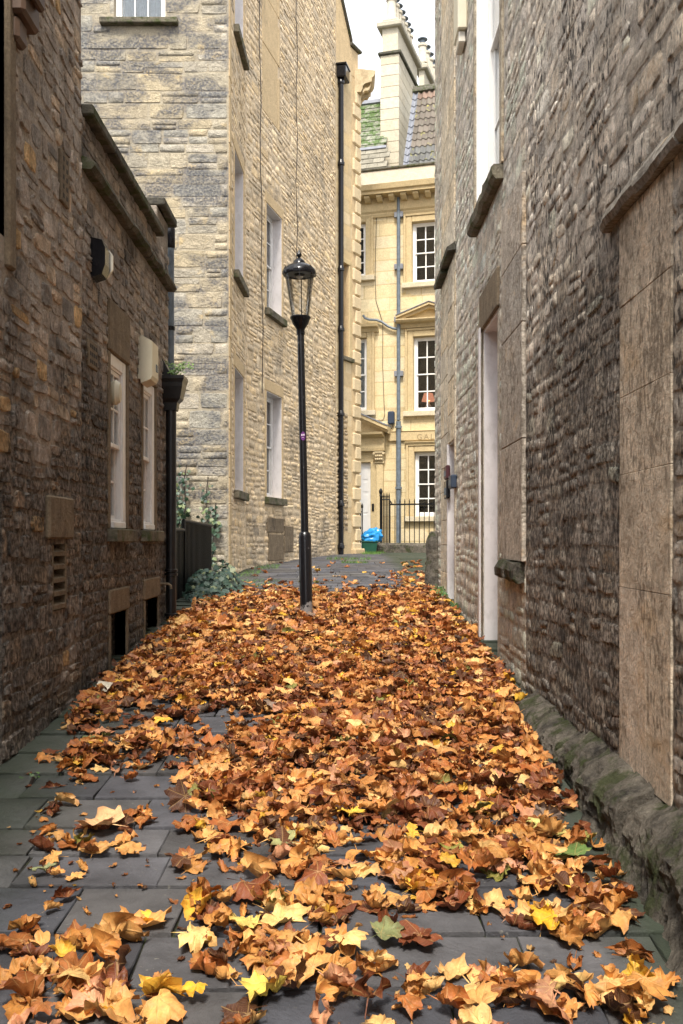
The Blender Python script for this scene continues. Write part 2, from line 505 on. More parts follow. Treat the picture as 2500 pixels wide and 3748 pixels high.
# ------------------------------------------------------------------ walls
class Wall:
    """vertical plane through O (x, d) running along udir; facing the side whose right hand is +u"""
    def __init__(s, O, udir):
        l = math.hypot(*udir)
        s.O, s.u = O, (udir[0] / l, udir[1] / l)
        s.n = (s.u[1], -s.u[0])        # outward
    def pt(s, u, w, z):
        return Vector((s.O[0] + s.u[0]*u + s.n[0]*w, s.O[1] + s.u[1]*u + s.n[1]*w, z))
    def uv(s, px, py, w=0.0):
        rx = (px - CX) / F
        ox, oy = s.O[0] + s.n[0]*w, s.O[1] + s.n[1]*w
        # ox + u*ux = t*rx ; oy + u*uy = t
        den = s.u[0] - rx * s.u[1]
        u = (rx * oy - ox) / den
        t = oy + u * s.u[1]
        return u, CZ + (HY - py) * t / F
    def rect(s, x0, y0, x1, y1, w=0.0):
        """pixel corners -> u0, u1, z0, z1 (z from the first corner's column)"""
        ua, za = s.uv(x0, y0, w); ub, zb = s.uv(x1, y1, w)
        return min(ua, ub), max(ua, ub), min(za, zb), max(za, zb)
    def frame(s, u, w, z, su, sw, sz, rot=0.0):
        c, r = math.cos(rot), math.sin(rot)
        ux = Vector((s.u[0], s.u[1], 0)); zz = Vector((0, 0, 1)); inn = Vector((-s.n[0], -s.n[1], 0))
        a = (ux * c + zz * r) * su; b = inn * sw; e = (zz * c - ux * r) * sz
        p = s.pt(u, w, z)
        return Matrix(((a.x, b.x, e.x, p.x), (a.y, b.y, e.y, p.y), (a.z, b.z, e.z, p.z), (0, 0, 0, 1)))
    def mb(s): return MB(s.pt)
    def body(s, name, mat, parent, u0, u1, z0, z1, holes, depth, w=0.0):
        us = sorted({u0, u1, *[h[0] for h in holes], *[h[1] for h in holes]}); us = [u for u in us if u0 <= u <= u1]
        zs = sorted({z0, z1, *[h[2] for h in holes], *[h[3] for h in holes]}); zs = [z for z in zs if z0 <= z <= z1]
        def solid(i, j):
            if not (0 <= i < len(us) - 1 and 0 <= j < len(zs) - 1): return False
            cu, cz = (us[i] + us[i+1]) / 2, (zs[j] + zs[j+1]) / 2
            return not any(h[0] < cu < h[1] and h[2] < cz < h[3] for h in holes)
        m = s.mb(); a, b = w, w - depth
        for i in range(len(us) - 1):
            for j in range(len(zs) - 1):
                if not solid(i, j): continue
                x0, x1, y0, y1 = us[i], us[i+1], zs[j], zs[j+1]
                m.add([(x0,a,y0), (x1,a,y0), (x1,a,y1), (x0,a,y1)], [(0,1,2,3)])
                m.add([(x0,b,y0), (x1,b,y0), (x1,b,y1), (x0,b,y1)], [(3,2,1,0)])
                if not solid(i-1, j): m.add([(x0,a,y0), (x0,a,y1), (x0,b,y1), (x0,b,y0)], [(0,1,2,3)])
                if not solid(i+1, j): m.add([(x1,a,y0), (x1,b,y0), (x1,b,y1), (x1,a,y1)], [(0,1,2,3)])
                if not solid(i, j-1): m.add([(x0,a,y0), (x0,b,y0), (x1,b,y0), (x1,a,y0)], [(0,1,2,3)])
                if not solid(i, j+1): m.add([(x0,a,y1), (x1,a,y1), (x1,b,y1), (x0,b,y1)], [(0,1,2,3)])
        return m.build(name, mat, parent, fix=False)

def rubble(P, W, u0, u1, z0, z1, ch, cw, holes=(), prot=(.012, .035), cols=((.3, .2, .1),), jit=.25, wave=.02, zlow=None, zhigh=None, seed=1, fill=.93, tilt=.03, w=0.0, sub=.25):
    r = random.Random(seed)
    z = z0
    while z < z1:
        h = r.uniform(*ch)
        u = u0 + r.uniform(-.2, .0)
        while u < u1:
            wd = r.uniform(*cw) * (.75 + .5 * r.random())
            a, b, lo, hi = u, u + wd, z, z + h
            u = b
            if b > u1: b = u1
            a = max(a, u0)
            if b - a < .035: continue
            skip = False
            for hu0, hu1, hz0, hz1 in holes:
                if hi <= hz0 or lo >= hz1 or b <= hu0 or a >= hu1: continue
                ov = min(hi, hz1) - max(lo, hz0)
                if ov < .4 * (hi - lo):
                    if lo < hz0: hi = hz0
                    else: lo = hz1
                    continue
                if a < hu0: b = hu0; u = hu1 if hu1 < b else u
                elif b > hu1: a = hu1
                else: skip = True; break
            if skip or b - a < .035 or hi - lo < .03: continue
            cu, cz = (a + b) / 2, (lo + hi) / 2
            if zlow and hi < zlow(cu): continue
            if zhigh and cz > zhigh(cu): continue
            wz = wave * mnoise.noise((cu * .9, cz * 1.3, seed * 3.1))
            parts_ = [(a, b, lo, hi)]
            if r.random() < sub and hi - lo > .1 and b - a > .12:
                m_ = lo + (hi - lo) * r.uniform(.4, .6)
                parts_ = [(a, b, lo, m_), (a, b, m_, hi)]
            for (a_, b_, lo_, hi_) in parts_:
                c = r.choice(cols)
                k = r.uniform(1 - jit, 1 + jit)
                c = tuple(min(.9, x * k) for x in c)
                pr = r.uniform(*prot)
                Mx = W.frame((a_ + b_) / 2, w, (lo_ + hi_) / 2 + wz, (b_ - a_) * (fill + r.uniform(-.03, .05)), pr, (hi_ - lo_) * (fill - .04 + r.uniform(-.05, .05)), r.gauss(0, tilt))
                P.put(r.randrange(999), Mx, c, (b_ - a_) * (hi_ - lo_))
        z += h

def sash_window(W, root, u0, u1, z0, z1, depth, mat, cols_n=2, rows=(2, 2), name='window', interior=True, glass='glass', frame_w=.05, bar=.018, lower_back=.03, ch=.004, curtain=False):
    """frame in a wall opening: window > frame, stile..., pane; depth = how far behind the wall face"""
    m = W.mb()
    fd = .07
    fw = frame_w
    w1, w0 = -depth, -depth - fd
    for (a, b, c, d) in ((u0, u0 + fw, z0, z1), (u1 - fw, u1, z0, z1), (u0 + fw, u1 - fw, z1 - fw, z1), (u0 + fw, u1 - fw, z0, z0 + fw * 1.2)):
        m.box(a, b, w0, w1, c, d, ch)
    win = m.build(name, mat, root)
    zi0, zi1 = z0 + fw * 1.2, z1 - fw
    zm = zi0 + (zi1 - zi0) * rows[1] / (rows[0] + rows[1])
    for si, (a, b, nrow, back) in enumerate(((zm - .02, zi1, rows[0], .012), (zi0, zm + .02, rows[1], .012 + lower_back))):
        s = W.mb(); st = .035
        y1, y0 = -depth - back, -depth - back - .035
        ua, ub = u0 + fw, u1 - fw
        for (p, q, c, d) in ((ua, ua + st, a, b), (ub - st, ub, a, b), (ua + st, ub - st, b - st, b), (ua + st, ub - st, a, a + st)):
            s.box(p, q, y0, y1, c, d, ch)
        ia, ib, ic, id_ = ua + st, ub - st, a + st, b - st
        for k in range(1, cols_n):
            x = ia + (ib - ia) * k / cols_n
            s.box(x - bar/2, x + bar/2, y0 + .008, y1 - .003, ic, id_)
        for k in range(1, nrow):
            z = ic + (id_ - ic) * k / nrow
            s.box(ia, ib, y0 + .009, y1 - .004, z - bar/2, z + bar/2)
        s.build('sash', mat, win)
        for i in range(cols_n):
            for j in range(nrow):
                p0 = ia + (ib - ia) * i / cols_n + bar/2; p1 = ia + (ib - ia) * (i + 1) / cols_n - bar/2
                q0 = ic + (id_ - ic) * j / nrow + bar/2; q1 = ic + (id_ - ic) * (j + 1) / nrow - bar/2
                W.mb().box(p0, p1, y0 + .014, y0 + .018, q0, q1).build('pane', M[glass], win)
    if interior:
        g = W.mb(); e = 1.4
        a, b, c, d = u0 - .3, u1 + .3, z0 - .2, z1 + .2
        y1, y0 = -depth - .14, -depth - e
        g.add([(a,y1,c), (b,y1,c), (b,y1,d), (a,y1,d), (a,y0,c), (b,y0,c), (b,y0,d), (a,y0,d)],
              [(4,5,6,7), (0,4,7,3), (1,2,6,5), (0,1,5,4), (3,7,6,2)])
        g.build('room', M['room'], win, fix=False)
    if curtain:
        g = W.mb(); n = 40
        a, b, c, d = u0 + .04, u1 - .04, z0 + .04, z1 - .04
        vs_ = []
        for i in range(n + 1):
            t = a + (b - a) * i / n
            y = -depth - .12 + .012 * math.sin(i * 1.5) + .006 * math.sin(i * 3.7)
            vs_ += [(t, y, c), (t, y, d)]
        g.add(vs_, [(2*i, 2*i+2, 2*i+3, 2*i+1) for i in range(n)])
        g.build('curtain', M['curtain'], win, smooth=True, fix=False)
    return win

STONE = [grid_stone(i, jag=.11, rnd=.36) for i in range(36)]
STONE_FLAT = [grid_stone(100 + i, jag=.035, rnd=.35, edge=.04) for i in range(20)]
STONE_ERODED = [grid_stone(200 + i, jag=.13, rnd=.40, edge=.08) for i in range(28)]

# ================================================================== the setting: ground and paving
WL = Wall((-1.85, 0), (0, 1))
WR = Wall((1.31, 0), (0, -1))
WG = Wall((-1.70, 15), (1, 0))
W1 = Wall((-1.70, 15), (.03, 1))
W2 = Wall((-1.64, 17), (.232, 1))
W3 = Wall((-.132, 23.5), (.557, 1.1))
WT = Wall((.44, 27), (1, -.3))

g = MB()
ds = [-60, -30, -10, 0, 2, 4, 6, 8, 10, 10.5, 11.5, 12.5, 13.5, 14.5, 16, 18, 20, 22, 24, 26, 28, 40, 80, 160, 300]
vs_, fs_ = [], []
for d in ds:
    for x in (-250, -8, 8, 250):
        vs_.append((x, d, zg(d) - .016))
for i in range(len(ds) - 1):
    for j in range(3):
        a = i * 4 + j
        fs_.append((a, a + 1, a + 5, a + 4))
g.add(vs_, fs_)
M['earth'] = stone_mat('dark_joint_earth', base=(.028, .027, .02), soot=.3, vary=.4, bump=.6, moss=.5)
ground = g.build('ground', M['earth'], fix=False)
ground['kind'] = 'structure'

def slab_shape(seed):
    r = random.Random(seed)
    b = .006
    v, f = [], []
    n = 4
    def ring(ins, y):
        idx = []
        pts = []
        e = .5 - ins
        for (x0, y0, x1, y1) in ((-e, -e, e, -e), (e, -e, e, e), (e, e, -e, e), (-e, e, -e, -e)):
            for k in range(2):
                t = k / 2
                pts.append((x0 + (x1 - x0) * t, y0 + (y1 - y0) * t))
        return pts
    jx = [(r.uniform(-.010, .010), r.uniform(-.010, .010)) for _ in range(8)]
    for ins, y in ((0.0, -1.0), (0.0, -.07), (b, .0)):
        for (px, py), (a, c) in zip(ring(ins, y), jx):
            v.append((px + a, py + c, y + (r.uniform(-.03, .03) if ins > 0 else 0)))
    for k in range(2):
        for i in range(8):
            j = (i + 1) % 8
            f.append((k*8+i, k*8+j, (k+1)*8+j, (k+1)*8+i))
    v.append((0, 0, r.uniform(-.02, .05)))
    for i in range(0, 8, 2):
        f.append((16 + i, 16 + i + 1, 16 + (i + 2) % 8, 24))
    for i in range(0, 8, 2): pass
    return np.array(v), f

m, nt, b, out = new_mat('blue_grey_paving')
N = NT(nt)
c = N.piece_colour()
c = N.mix(1.0, c, N.ramp(N.noise(N.pos(), 3.5, 8, .62), [(.28, .55), (.72, 1.45)]), 'MULTIPLY')
spk = N.ramp(N.noise(N.pos(), 38, 3, .5), [(.66, 0.0), (.72, 1.0)])
lic = N.ramp(N.noise(N.pos(), 2.6, 5, .6), [(.48, 0.0), (.62, 1.0)])
c = N.mix(N.math('MULTIPLY', N.math('MULTIPLY', spk, lic), .6), c, (.28, .27, .23))
# algae grows in the damp strips along both walls
sx = N.n('ShaderNodeSeparateXYZ'); ge = N.n('ShaderNodeNewGeometry'); N.l(ge.outputs['Position'], sx.inputs[0])
wob = N.math('MULTIPLY', N.math('SUBTRACT', N.noise(N.pos(), 2.0, 6, .6), .5), 1.1)
lft = N.ramp(N.math('ADD', N.math('MULTIPLY', sx.outputs['X'], -1.0), wob), [(.0, 0.0), (1.0, 1.0)])
xr = N.math('ADD', N.math('MULTIPLY', N.math('SUBTRACT', sx.outputs['X'], .85), 4.0), N.math('MULTIPLY', wob, .6))
xl = N.math('ADD', N.math('MULTIPLY', N.math('SUBTRACT', -1.25, 0.0), 1.0), N.math('SUBTRACT', N.math('MULTIPLY', sx.outputs['X'], -1.6), -.0))
xl = N.math('ADD', N.math('MULTIPLY', N.math('ADD', sx.outputs['X'], 1.15), -1.6), wob)
al = N.math('MAXIMUM', N.ramp(xr, [(.0, 0.0), (1.0, 1.0)]), N.ramp(xl, [(.0, 0.0), (1.0, 1.0)]))
c = N.mix(N.math('MULTIPLY', al, .75), c, (.032, .046, .022))
N.l(c, b.inputs['Base Color'])
N.l(N.ramp(N.noise(N.pos(), 5, 5, .6), [(.3, .58), (.7, .85)]), b.inputs['Roughness'])
b.inputs['Specular IOR Level'].default_value = .35
nb = N.bump(N.noise(N.pos(), 5, 8, .65, .8), .6, .04)
nb = N.bump(N.noise(N.pos(), 60, 5, .65), .5, .008, nb)
N.l(nb, b.inputs['Normal'])
M['slab'] = m

pv = bpy.data.objects.new('pavement', None); col.objects.link(pv); pv.location = (0, 3, zg(3)); pv['kind'] = 'structure'
SL = [slab_shape(i) for i in range(10)]
P = Pieces('paving_slab', SL, M['slab'], 'far_paving', smooth=False)
r = random.Random(5)
def bounds(d):
    if d < 10.7: return -1.87, 1.34
    if d < 15: return -2.9, 1.34 if d < 14 else 3.5
    if d < 17: return -1.74, 3.5
    if d < 23.5: return -1.70 + (d - 17) * .232, 3.5
    return -3.2, 3.5
d = 1.6
# courses measured near the camera, then on in the same rhythm
rows_d = [1.75, 2.1, 2.42, 2.76, 3.12, 3.48, 3.87, 4.18, 4.49, 4.89]
while rows_d[-1] < 30: rows_d.append(rows_d[-1] + r.uniform(.30, .42) * (1.0 if rows_d[-1] < 18 else 1.5))
for a, b_ in zip(rows_d, rows_d[1:]):
    dm = (a + b_) / 2
    xl_, xr_ = bounds(dm)
    x = xl_ - r.uniform(0, .3)
    while x < xr_:
        wd = r.uniform(.36, .72) * (1.0 if dm < 18 else 1.4)
        xe = x + wd
        last = False
        if dm < 6.6 and xe > .78 and x < 1.1: xe = min(max(xe, x + .3), .98) if x < .6 else xe
        cx = (x + xe) / 2
        sl = (zg(b_) - zg(a)) / (b_ - a)
        gp = .008
        A = Matrix(((xe - x - gp, 0, 0, cx), (0, b_ - a - gp, 0, dm), (0, (b_ - a - gp) * sl, .06, zg(dm) + r.uniform(-.004, .002)), (0, 0, 0, 1)))
        A = A @ Matrix.Rotation(r.gauss(0, .006), 4, 'Z')
        k = r.uniform(.75, 1.25)
        base = r.choice(((.075, .074, .082), (.066, .066, .075), (.088, .086, .091), (.077, .074, .075), (.062, .064, .075)))
        P.put(r.randrange(99), A, tuple(q * k for q in base), wd * (b_ - a))
        x = xe
P.flush(pv)

# ================================================================== near left house (tall rubble wall)
BROWN = ((.25, .21, .175), (.22, .186, .158), (.28, .235, .195), (.195, .168, .145), (.25, .22, .192), (.29, .228, .168), (.185, .163, .143))
BROWN_WARM = BROWN * 3 + ((.34, .23, .12), (.33, .25, .18))
t = thing('stone_house', 'tall brown rubble stone house wall at the left edge beside the lower outbuilding', 'house', WL.pt(5, 0, zg(5)))
UA, UB = 7.07, 10.62       # the corner between the two left buildings; the end of the low one
Zr = lambda z: z + CZ
hw = (4.5, 5.46, Zr(1.66), Zr(4.6)); hd = (4.55, 5.42, zg(5) - .02, Zr(.27))
vent = WL.rect(187, 1990, 232, 2235)
vent = (6.34, 6.66, Zr(-.46), Zr(-.03))
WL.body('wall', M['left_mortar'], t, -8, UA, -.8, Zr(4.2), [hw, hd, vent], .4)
P = Pieces('stone', STONE, M['left_stone'], 'stonework', smooth=False)
ab = WL.rect(215, 545, 243, 720); ab = (6.50, 6.70, Zr(2.22), Zr(2.56))
vl = (6.22, 6.78, Zr(.0), Zr(.28))
hw_s = (4.3, 5.56, Zr(1.5), Zr(4.7))
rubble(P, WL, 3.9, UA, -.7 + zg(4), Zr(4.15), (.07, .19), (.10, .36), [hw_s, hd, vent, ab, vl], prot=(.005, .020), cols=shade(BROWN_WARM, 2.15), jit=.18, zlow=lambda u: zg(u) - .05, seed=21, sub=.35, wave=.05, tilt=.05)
P.flush(t)
# upper window with its stone surround, seen at the picture's edge
mb = WL.mb(); mb.box(5.46, 5.58, -.3, .03, Zr(1.5), Zr(4.4), .012); mb.build('window_surround', M['dressed'], t)
sash_window(WL, t, hw[0] + .002, hw[1] - .002, hw[2] + .002, hw[3] - .002, .16, M['red_wood'], 2, (3, 3))
mb = WL.mb()
mb.box(5.5, 5.78, 0, .10, Zr(2.92), Zr(4.2), .02); mb.box(5.5, 5.72, .102, .15, Zr(3.02), Zr(4.2), .015); mb.box(5.52, 5.68, .0, .06, Zr(2.78), Zr(2.918), .02)
mb.build('hood_bracket', M['red_wood'], t)
mb = WL.mb(); mb.box(hd[0], hd[1], -.34, -.28, hd[2], hd[3]); mb.build('door', M['dark'], t)
# louvred vent
mb = WL.mb()
a, b_, c_, d_ = vent
mb.box(a, a + .025, -.12, .01, c_, d_, .004); mb.box(b_ - .03, b_, -.12, .012, c_, d_, .004); mb.box(a + .025, b_ - .03, -.2, -.19, c_, d_)
fr = mb.build('vent_frame', M['dressed'], t)
for k in range(5):
    z = c_ + .01 + k * (d_ - c_) / 5
    mb = WL.mb()
    mb.extrude([(.012, z), (.012, z + .028), (-.10, z + .075), (-.10, z + .045)], a + .026, b_ - .031)
    mb.build('vent_slat', M['dressed'], fr)
mb = WL.mb(); mb.box(vl[0], vl[1], -.05, .03, vl[2] + .005, vl[3], .012); mb.build('lintel', M['dressed'], t)
def air_brick(W, root, u0, u1, z0, z1, nc, nr):
    mb = W.mb(); mb.box(u0, u1, -.05, .02, z0, z1, .006)
    o = mb.build('air_brick', M['dressed'], root)
    mb = W.mb()
    for i in range(nc):
        for j in range(nr):
            a = u0 + (u1 - u0) * (i + .8) / (nc + .6); z = z0 + (z1 - z0) * (j + .8) / (nr + .6)
            mb.box(a - (u1 - u0) * .07, a + (u1 - u0) * .07, .0, .0215, z - .014, z + .014)
    h = mb.build('air_hole', M['dark'], o); h['kind'] = 'stuff'
air_brick(WL, t, *ab, 2, 5)

# ================================================================== low outbuilding
t = thing('stone_outbuilding', 'low dark rubble outbuilding with mossy coping and two white sash windows', 'building', WL.pt(8.8, 0, zg(8.8)))
w1 = (7.93, 8.52, Zr(.09), Zr(1.50)); w2 = (9.24, 9.82, Zr(.09), Zr(1.50))
b1 = (7.95, 8.52, zg(7.9) - .1, Zr(-.60)); b2 = (9.34, 9.98, zg(9.2) - .1, Zr(-.57))
ab = (7.22, 7.48, Zr(1.26), Zr(1.46))
ZC, ZS = Zr(3.02), Zr(2.64)
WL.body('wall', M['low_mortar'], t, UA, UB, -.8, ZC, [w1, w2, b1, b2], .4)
P = Pieces('stone', STONE, M['low_stone'], 'stonework', smooth=False)
lin = [(7.85, 8.62, Zr(1.50), Zr(1.92)), (9.16, 9.92, Zr(1.50), Zr(1.80)), (7.88, 8.6, Zr(-.60), Zr(-.40)), (9.26, 10.06, Zr(-.57), Zr(-.37)),
       (7.86, 8.62, Zr(-.02), Zr(.09)), (9.17, 9.92, Zr(-.02), Zr(.09))]
jam = [(w1[0] - .07, w1[0], w1[2], w1[3]), (w1[1], w1[1] + .09, w1[2], w1[3]), (w2[0] - .07, w2[0], w2[2], w2[3]), (w2[1], w2[1] + .09, w2[2], w2[3]),
       (b1[0] - .06, b1[0], b1[2], b1[3]), (b1[1], b1[1] + .07, b1[2], b1[3]), (b2[0] - .06, b2[0], b2[2], b2[3]), (b2[1], b2[1] + .06, b2[2], b2[3])]
DARKB = ((.18, .153, .13), (.16, .137, .118), (.21, .176, .147), (.14, .122, .107), (.20, .172, .146), (.23, .185, .142), (.13, .115, .102))
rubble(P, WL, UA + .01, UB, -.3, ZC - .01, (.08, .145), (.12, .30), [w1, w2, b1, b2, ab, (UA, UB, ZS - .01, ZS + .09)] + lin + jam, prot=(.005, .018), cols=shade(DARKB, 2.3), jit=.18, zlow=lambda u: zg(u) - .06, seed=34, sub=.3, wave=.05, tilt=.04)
P.flush(t)
for q, (a, b_, c_, d_) in enumerate(lin):
    sill = q >= 4
    mb = WL.mb()
    if sill: mb.box(a, b_, -.1, .085, c_, d_ - .004, .008)
    else: mb.box(a, b_, -.06, .022, c_ + .003, d_, .012)
    mb.build('window_sill' if sill else 'lintel', M['sill_dark'] if sill else M['dressed'], t)
for (a, b_, c_, d_) in jam:
    WL.mb().box(a, b_, -.1, .014, c_, d_, .008).build('jamb', M['dressed'], t)
for q, (a, b_, c_, d_) in enumerate((w1, w2)):
    mb = WL.mb()               # the moulded box frame nearly flush with the wall
    for (p, q_, y0, y1, e, h) in ((a + .002, a + .03, -.09, .004, c_ + .002, d_ - .002), (b_ - .11, b_ - .002, -.09, .004, c_ + .002, d_ - .002), (a + .03, b_ - .11, -.09, .002, d_ - .10, d_ - .002), (a + .03, b_ - .11, -.09, .03, c_ + .002, c_ + .055)):
        mb.box(p, q_, y0, y1, e, h, .006)
    mb.build('window_casing', M['white'], t)
    win = sash_window(WL, t, a + .025, b_ - .105, c_ + .05, d_ - .095, .008, M['white'], 2, (2, 2), lower_back=.035, frame_w=.022)
    # a half drawn pale blind behind the panes
    WL.mb().box(a + .04, b_ - .12, -.125, -.12, c_ + .72, d_ - .12).build('blind', M['curtain'], win)
for (a, b_, c_, d_) in (b1, b2):
    WL.mb().box(a, b_, -.34, -.30, c_, d_).build('basement_shutter', M['dark'], t)
    for k in range(4):
        u = a + (b_ - a) * (k + .5) / 4
        WL.mb().box(u - .008, u + .008, -.16, -.14, c_, d_).build('basement_bar', M['iron'], t)
air_brick(WL, t, *ab, 4, 3)
# string course, lumpy from age, in lengths
def lumpy(seed, amt):
    return lambda a, w, z: (a, w + amt * mnoise.noise((a * 5, z * 9, seed)) - amt * .3, z + amt * .8 * mnoise.noise((a * 6, w * 8, seed + 5)))
u = UA + .01
k = 0
while u < UB - .05:
    e = min(u + R.uniform(.55, .85), UB)
    mb = WL.mb()
    mb.extrude([(-.05, ZS), (.07, ZS + .0), (.10, ZS + .03), (.095, ZS + .06), (.05, ZS + .085), (-.05, ZS + .10)], u, e - .008, 8, jit=lumpy(k * 7.7, .022))
    mb.build('string_course', M['coping'], t, smooth=False)
    u = e; k += 1
# coping stones
u = UA + .005
while u < 9.95:
    e = min(u + R.uniform(.62, .8), 9.98)
    mb = WL.mb(); mb.box(u, e - .008, -.36, .085, ZC + .002, ZC + .085 + R.uniform(-.004, .004), .012); mb.build('coping_stone', M['coping'], t)
    u = e
# taller end block with a hollowed trough face
zt = Zr(3.36)
prof = [(-.42, ZC + .09), (-.03, ZC + .09)]
mb = WL.mb()
n = 10
pts = [(-.45, zt), (-.45, ZC + .1)]
vs2 = []
for i in range(n + 1):
    a_ = math.pi / 2 * i / n
    pts.append((-.32 + .30 * math.sin(a_), ZC + .10 + (zt - ZC - .1) * (1 - math.cos(a_))))
pts.append((.01, zt))
mb.extrude([(p[0], p[1]) for p in pts], 10.03, 10.5)
mb.build('parapet_block', M['coping'], t)
WL.mb().box(10.0, 10.75, -.45, .075, zt + .003, zt + .085, .012).build('coping_stone', M['coping'], t)
WL.mb().box(9.99, UB, -.38, -.002, ZC + .002, zt - .002, .01).build('parapet_wall', M['low_mortar'], t)
# flat roof and the far end so that the building is closed
mb = MB(); mb.box(-7, -2.24, UA + .02, UB, -.5, ZC - .2); mb.build('roof', M['coping'], t)
# overflow spout
mb = WL.mb(); mb.tube([(10.12, -.02, Zr(-.45)), (10.12, .09, Zr(-.45)), (10.12, .115, Zr(-.47)), (10.12, .118, Zr(-.50))], .013, 8)
mb.build('overflow_pipe', M['dressed'], t, smooth=True)
# extract cowl stuck in the first window
mb = WL.mb()
prof = []
vv, ff = [], []
for rr, w_ in ((.03, -.07), (.085, -.03), (.10, .01), (.075, .045), (.0, .055)):
    for i in range(16):
        a_ = 2 * math.pi * i / 16
        vv.append((8.13 + rr * .7 * math.cos(a_), w_, Zr(1.20) + rr * 1.05 * math.sin(a_)))
for k in range(4):
    for i in range(16):
        ff.append((k*16+i, k*16+(i+1)%16, (k+1)*16+(i+1)%16, (k+1)*16+i))
mb.add(vv, ff); o = mb.build('extract_cowl', M['cream'], t, smooth=True)

# wall light, meter box
t = thing('bulkhead_light', 'black bulkhead light with pale lens on the left wall below the string course', 'wall lamp', WL.pt(7.42, 0, Zr(1.95)))
mb = WL.mb()
mb.extrude([(.0, Zr(1.93)), (.085, Zr(1.96)), (.11, Zr(2.03)), (.11, Zr(2.15)), (.085, Zr(2.21)), (.0, Zr(2.23))], 7.33, 7.50)
mb.build('housing', M['black'], t)
mb = WL.mb()
mb.extrude([(.086, Zr(1.975)), (.125, Zr(2.035)), (.125, Zr(2.145)), (.086, Zr(2.2))], 7.502, 7.53)
mb.build('lens', M['lens'], t)
t = thing('meter_box', 'cream plastic meter box on the left wall above the second sash window', 'box', WL.pt(9.2, .03, Zr(1.45)))
mb = WL.mb()
mb.extrude([(.03, Zr(1.42)), (.12, Zr(1.455)), (.135, Zr(1.49)), (.135, Zr(1.80)), (.03, Zr(1.86))], 9.02, 9.32)
mb.build('cover', M['cream'], t)
WL.mb().box(9.2, 9.27, .130, .142, Zr(1.55), Zr(1.62), .004).build('latch', M['grey_pipe'], t)
WL.mb().box(9.04, 9.30, -.02, .034, Zr(1.46), Zr(1.84)).build('back_plate', M['cream'], t)

# black downpipe with hopper
PX, PD = WL.pt(10.37, .075, 0).x, 10.37
t = thing('rainwater_pipe', 'thick black cast iron downpipe with square hopper at the end of the outbuilding', 'downpipe', (PX, PD, zg(PD)))
zb, zt_ = zg(PD) - .02, Zr(1.40)
MB().lathe([(.055, 0), (.055, zt_ - zb)], (PX, PD, zb), 20).build('pipe', M['black_worn'], t, smooth=True)
for z in (Zr(-.38), Zr(-.34), zb + .06):
    MB().lathe([(.056, 0), (.069, .006), (.069, .03), (.056, .036)], (PX, PD, z), 20, cap=False).build('collar', M['black_worn'], t, smooth=True)
mb = MB()
def hop(z, hx, hy): return [(PX - hx, PD - hy, z), (PX + hx, PD - hy, z), (PX + hx, PD + hy, z), (PX - hx, PD + hy, z)]
L_ = [(Zr(1.34), .065, .065), (Zr(1.42), .075, .075), (Zr(1.46), .11, .10), (Zr(1.58), .135, .13), (Zr(1.62), .14, .135), (Zr(1.66), .155, .15), (Zr(1.69), .155, .15), (Zr(1.69), .125, .12), (Zr(1.62), .11, .10)]
vv = [p for q in L_ for p in hop(*q)]
ff = [(k*4+i, k*4+(i+1) % 4, (k+1)*4+(i+1) % 4, (k+1)*4+i) for k in range(len(L_)-1) for i in range(4)] + [tuple(range(4*len(L_)-4, 4*len(L_)))]
mb.add(vv, ff); mb.build('hopper', M['black_worn'], t)
mb = MB(); mb.add([(PX - .09, PD - .1, Zr(1.69)), (PX - .09, PD + .1, Zr(1.69)), (PX + .02, PD - .1, Zr(1.69)), (PX - .09, PD - .1, Zr(1.9)), (PX - .09, PD + .1, Zr(1.9)), (PX + .02, PD + .1, Zr(1.69))],
                  [(0, 2, 3), (1, 4, 5), (0, 3, 4, 1), (2, 5, 4, 3), (0, 1, 5, 2)]); mb.build('outlet_shoe', M['black_worn'], t)
# blue-grey soil pipe just past the corner
t = thing('soil_pipe', 'slim blue grey plastic pipe rising behind the hopper at the outbuilding corner', 'downpipe', (-1.88, 10.9, zg(10.9)))
MB().lathe([(.045, 0), (.045, 4.05)], (-1.885, 10.95, zg(10.95) - .02), 16).build('pipe', M['grey_pipe'], t, smooth=True)
MB().lathe([(.05, 0), (.056, .01), (.056, .2), (.04, .28), (.02, .3)], (-1.885, 10.95, zg(10.95) + 4.0), 16).build('cap', M['black'], t, smooth=True)
for z in (Zr(1.75), Zr(2.3)):
    MB().lathe([(.046, 0), (.056, .004), (.056, .04), (.046, .044)], (-1.885, 10.95, z), 16, cap=False).build('collar', M['black'], t, smooth=True)

# ================================================================== corner house: grey gable, warm alley wall, quoined end
t = thing('corner_house', 'tall limestone corner house with grey gable end and warm rubble alley wall', 'house', (-1.7, 15, zg(15)))
gw = WG.rect(418, -420, 605, 74)
gw = (gw[0], gw[1], gw[2], gw[2] + 1.75)
ZTOP = Zr(13.6)
WG.body('gable_wall', M['gable_mortar'], t, -6.5, 0, -.3, ZTOP, [gw], .4)
LEV = ((.78, 2.72), (4.22, 6.15), (8.05, 9.9))
h1 = [(.62, 1.72, Zr(a), Zr(b)) for a, b in LEV]
W1.body('alley_wall_near', M['alley_mortar'], t, 0.002, 2.0, -.3, ZTOP, h1, .4)
ua, ub = W2.uv(975, 1000)[0], W2.uv(1031, 1000)[0]
h2 = [(ua, ub, Zr(a), Zr(b)) for a, b in LEV[:2]]
L2 = 6.67
W2.body('alley_wall', M['alley_mortar'], t, 0, L2, -.3, ZTOP - .4, h2, .4)
oe = W3.rect(1254, 960, 1281, 1312)
L3 = 1.233
he = (.25, .66, oe[2], oe[3])
W3.body('end_wall', M['alley_ashlar'], t, 0, L3, -.3, Zr(11.3), [he], .4)
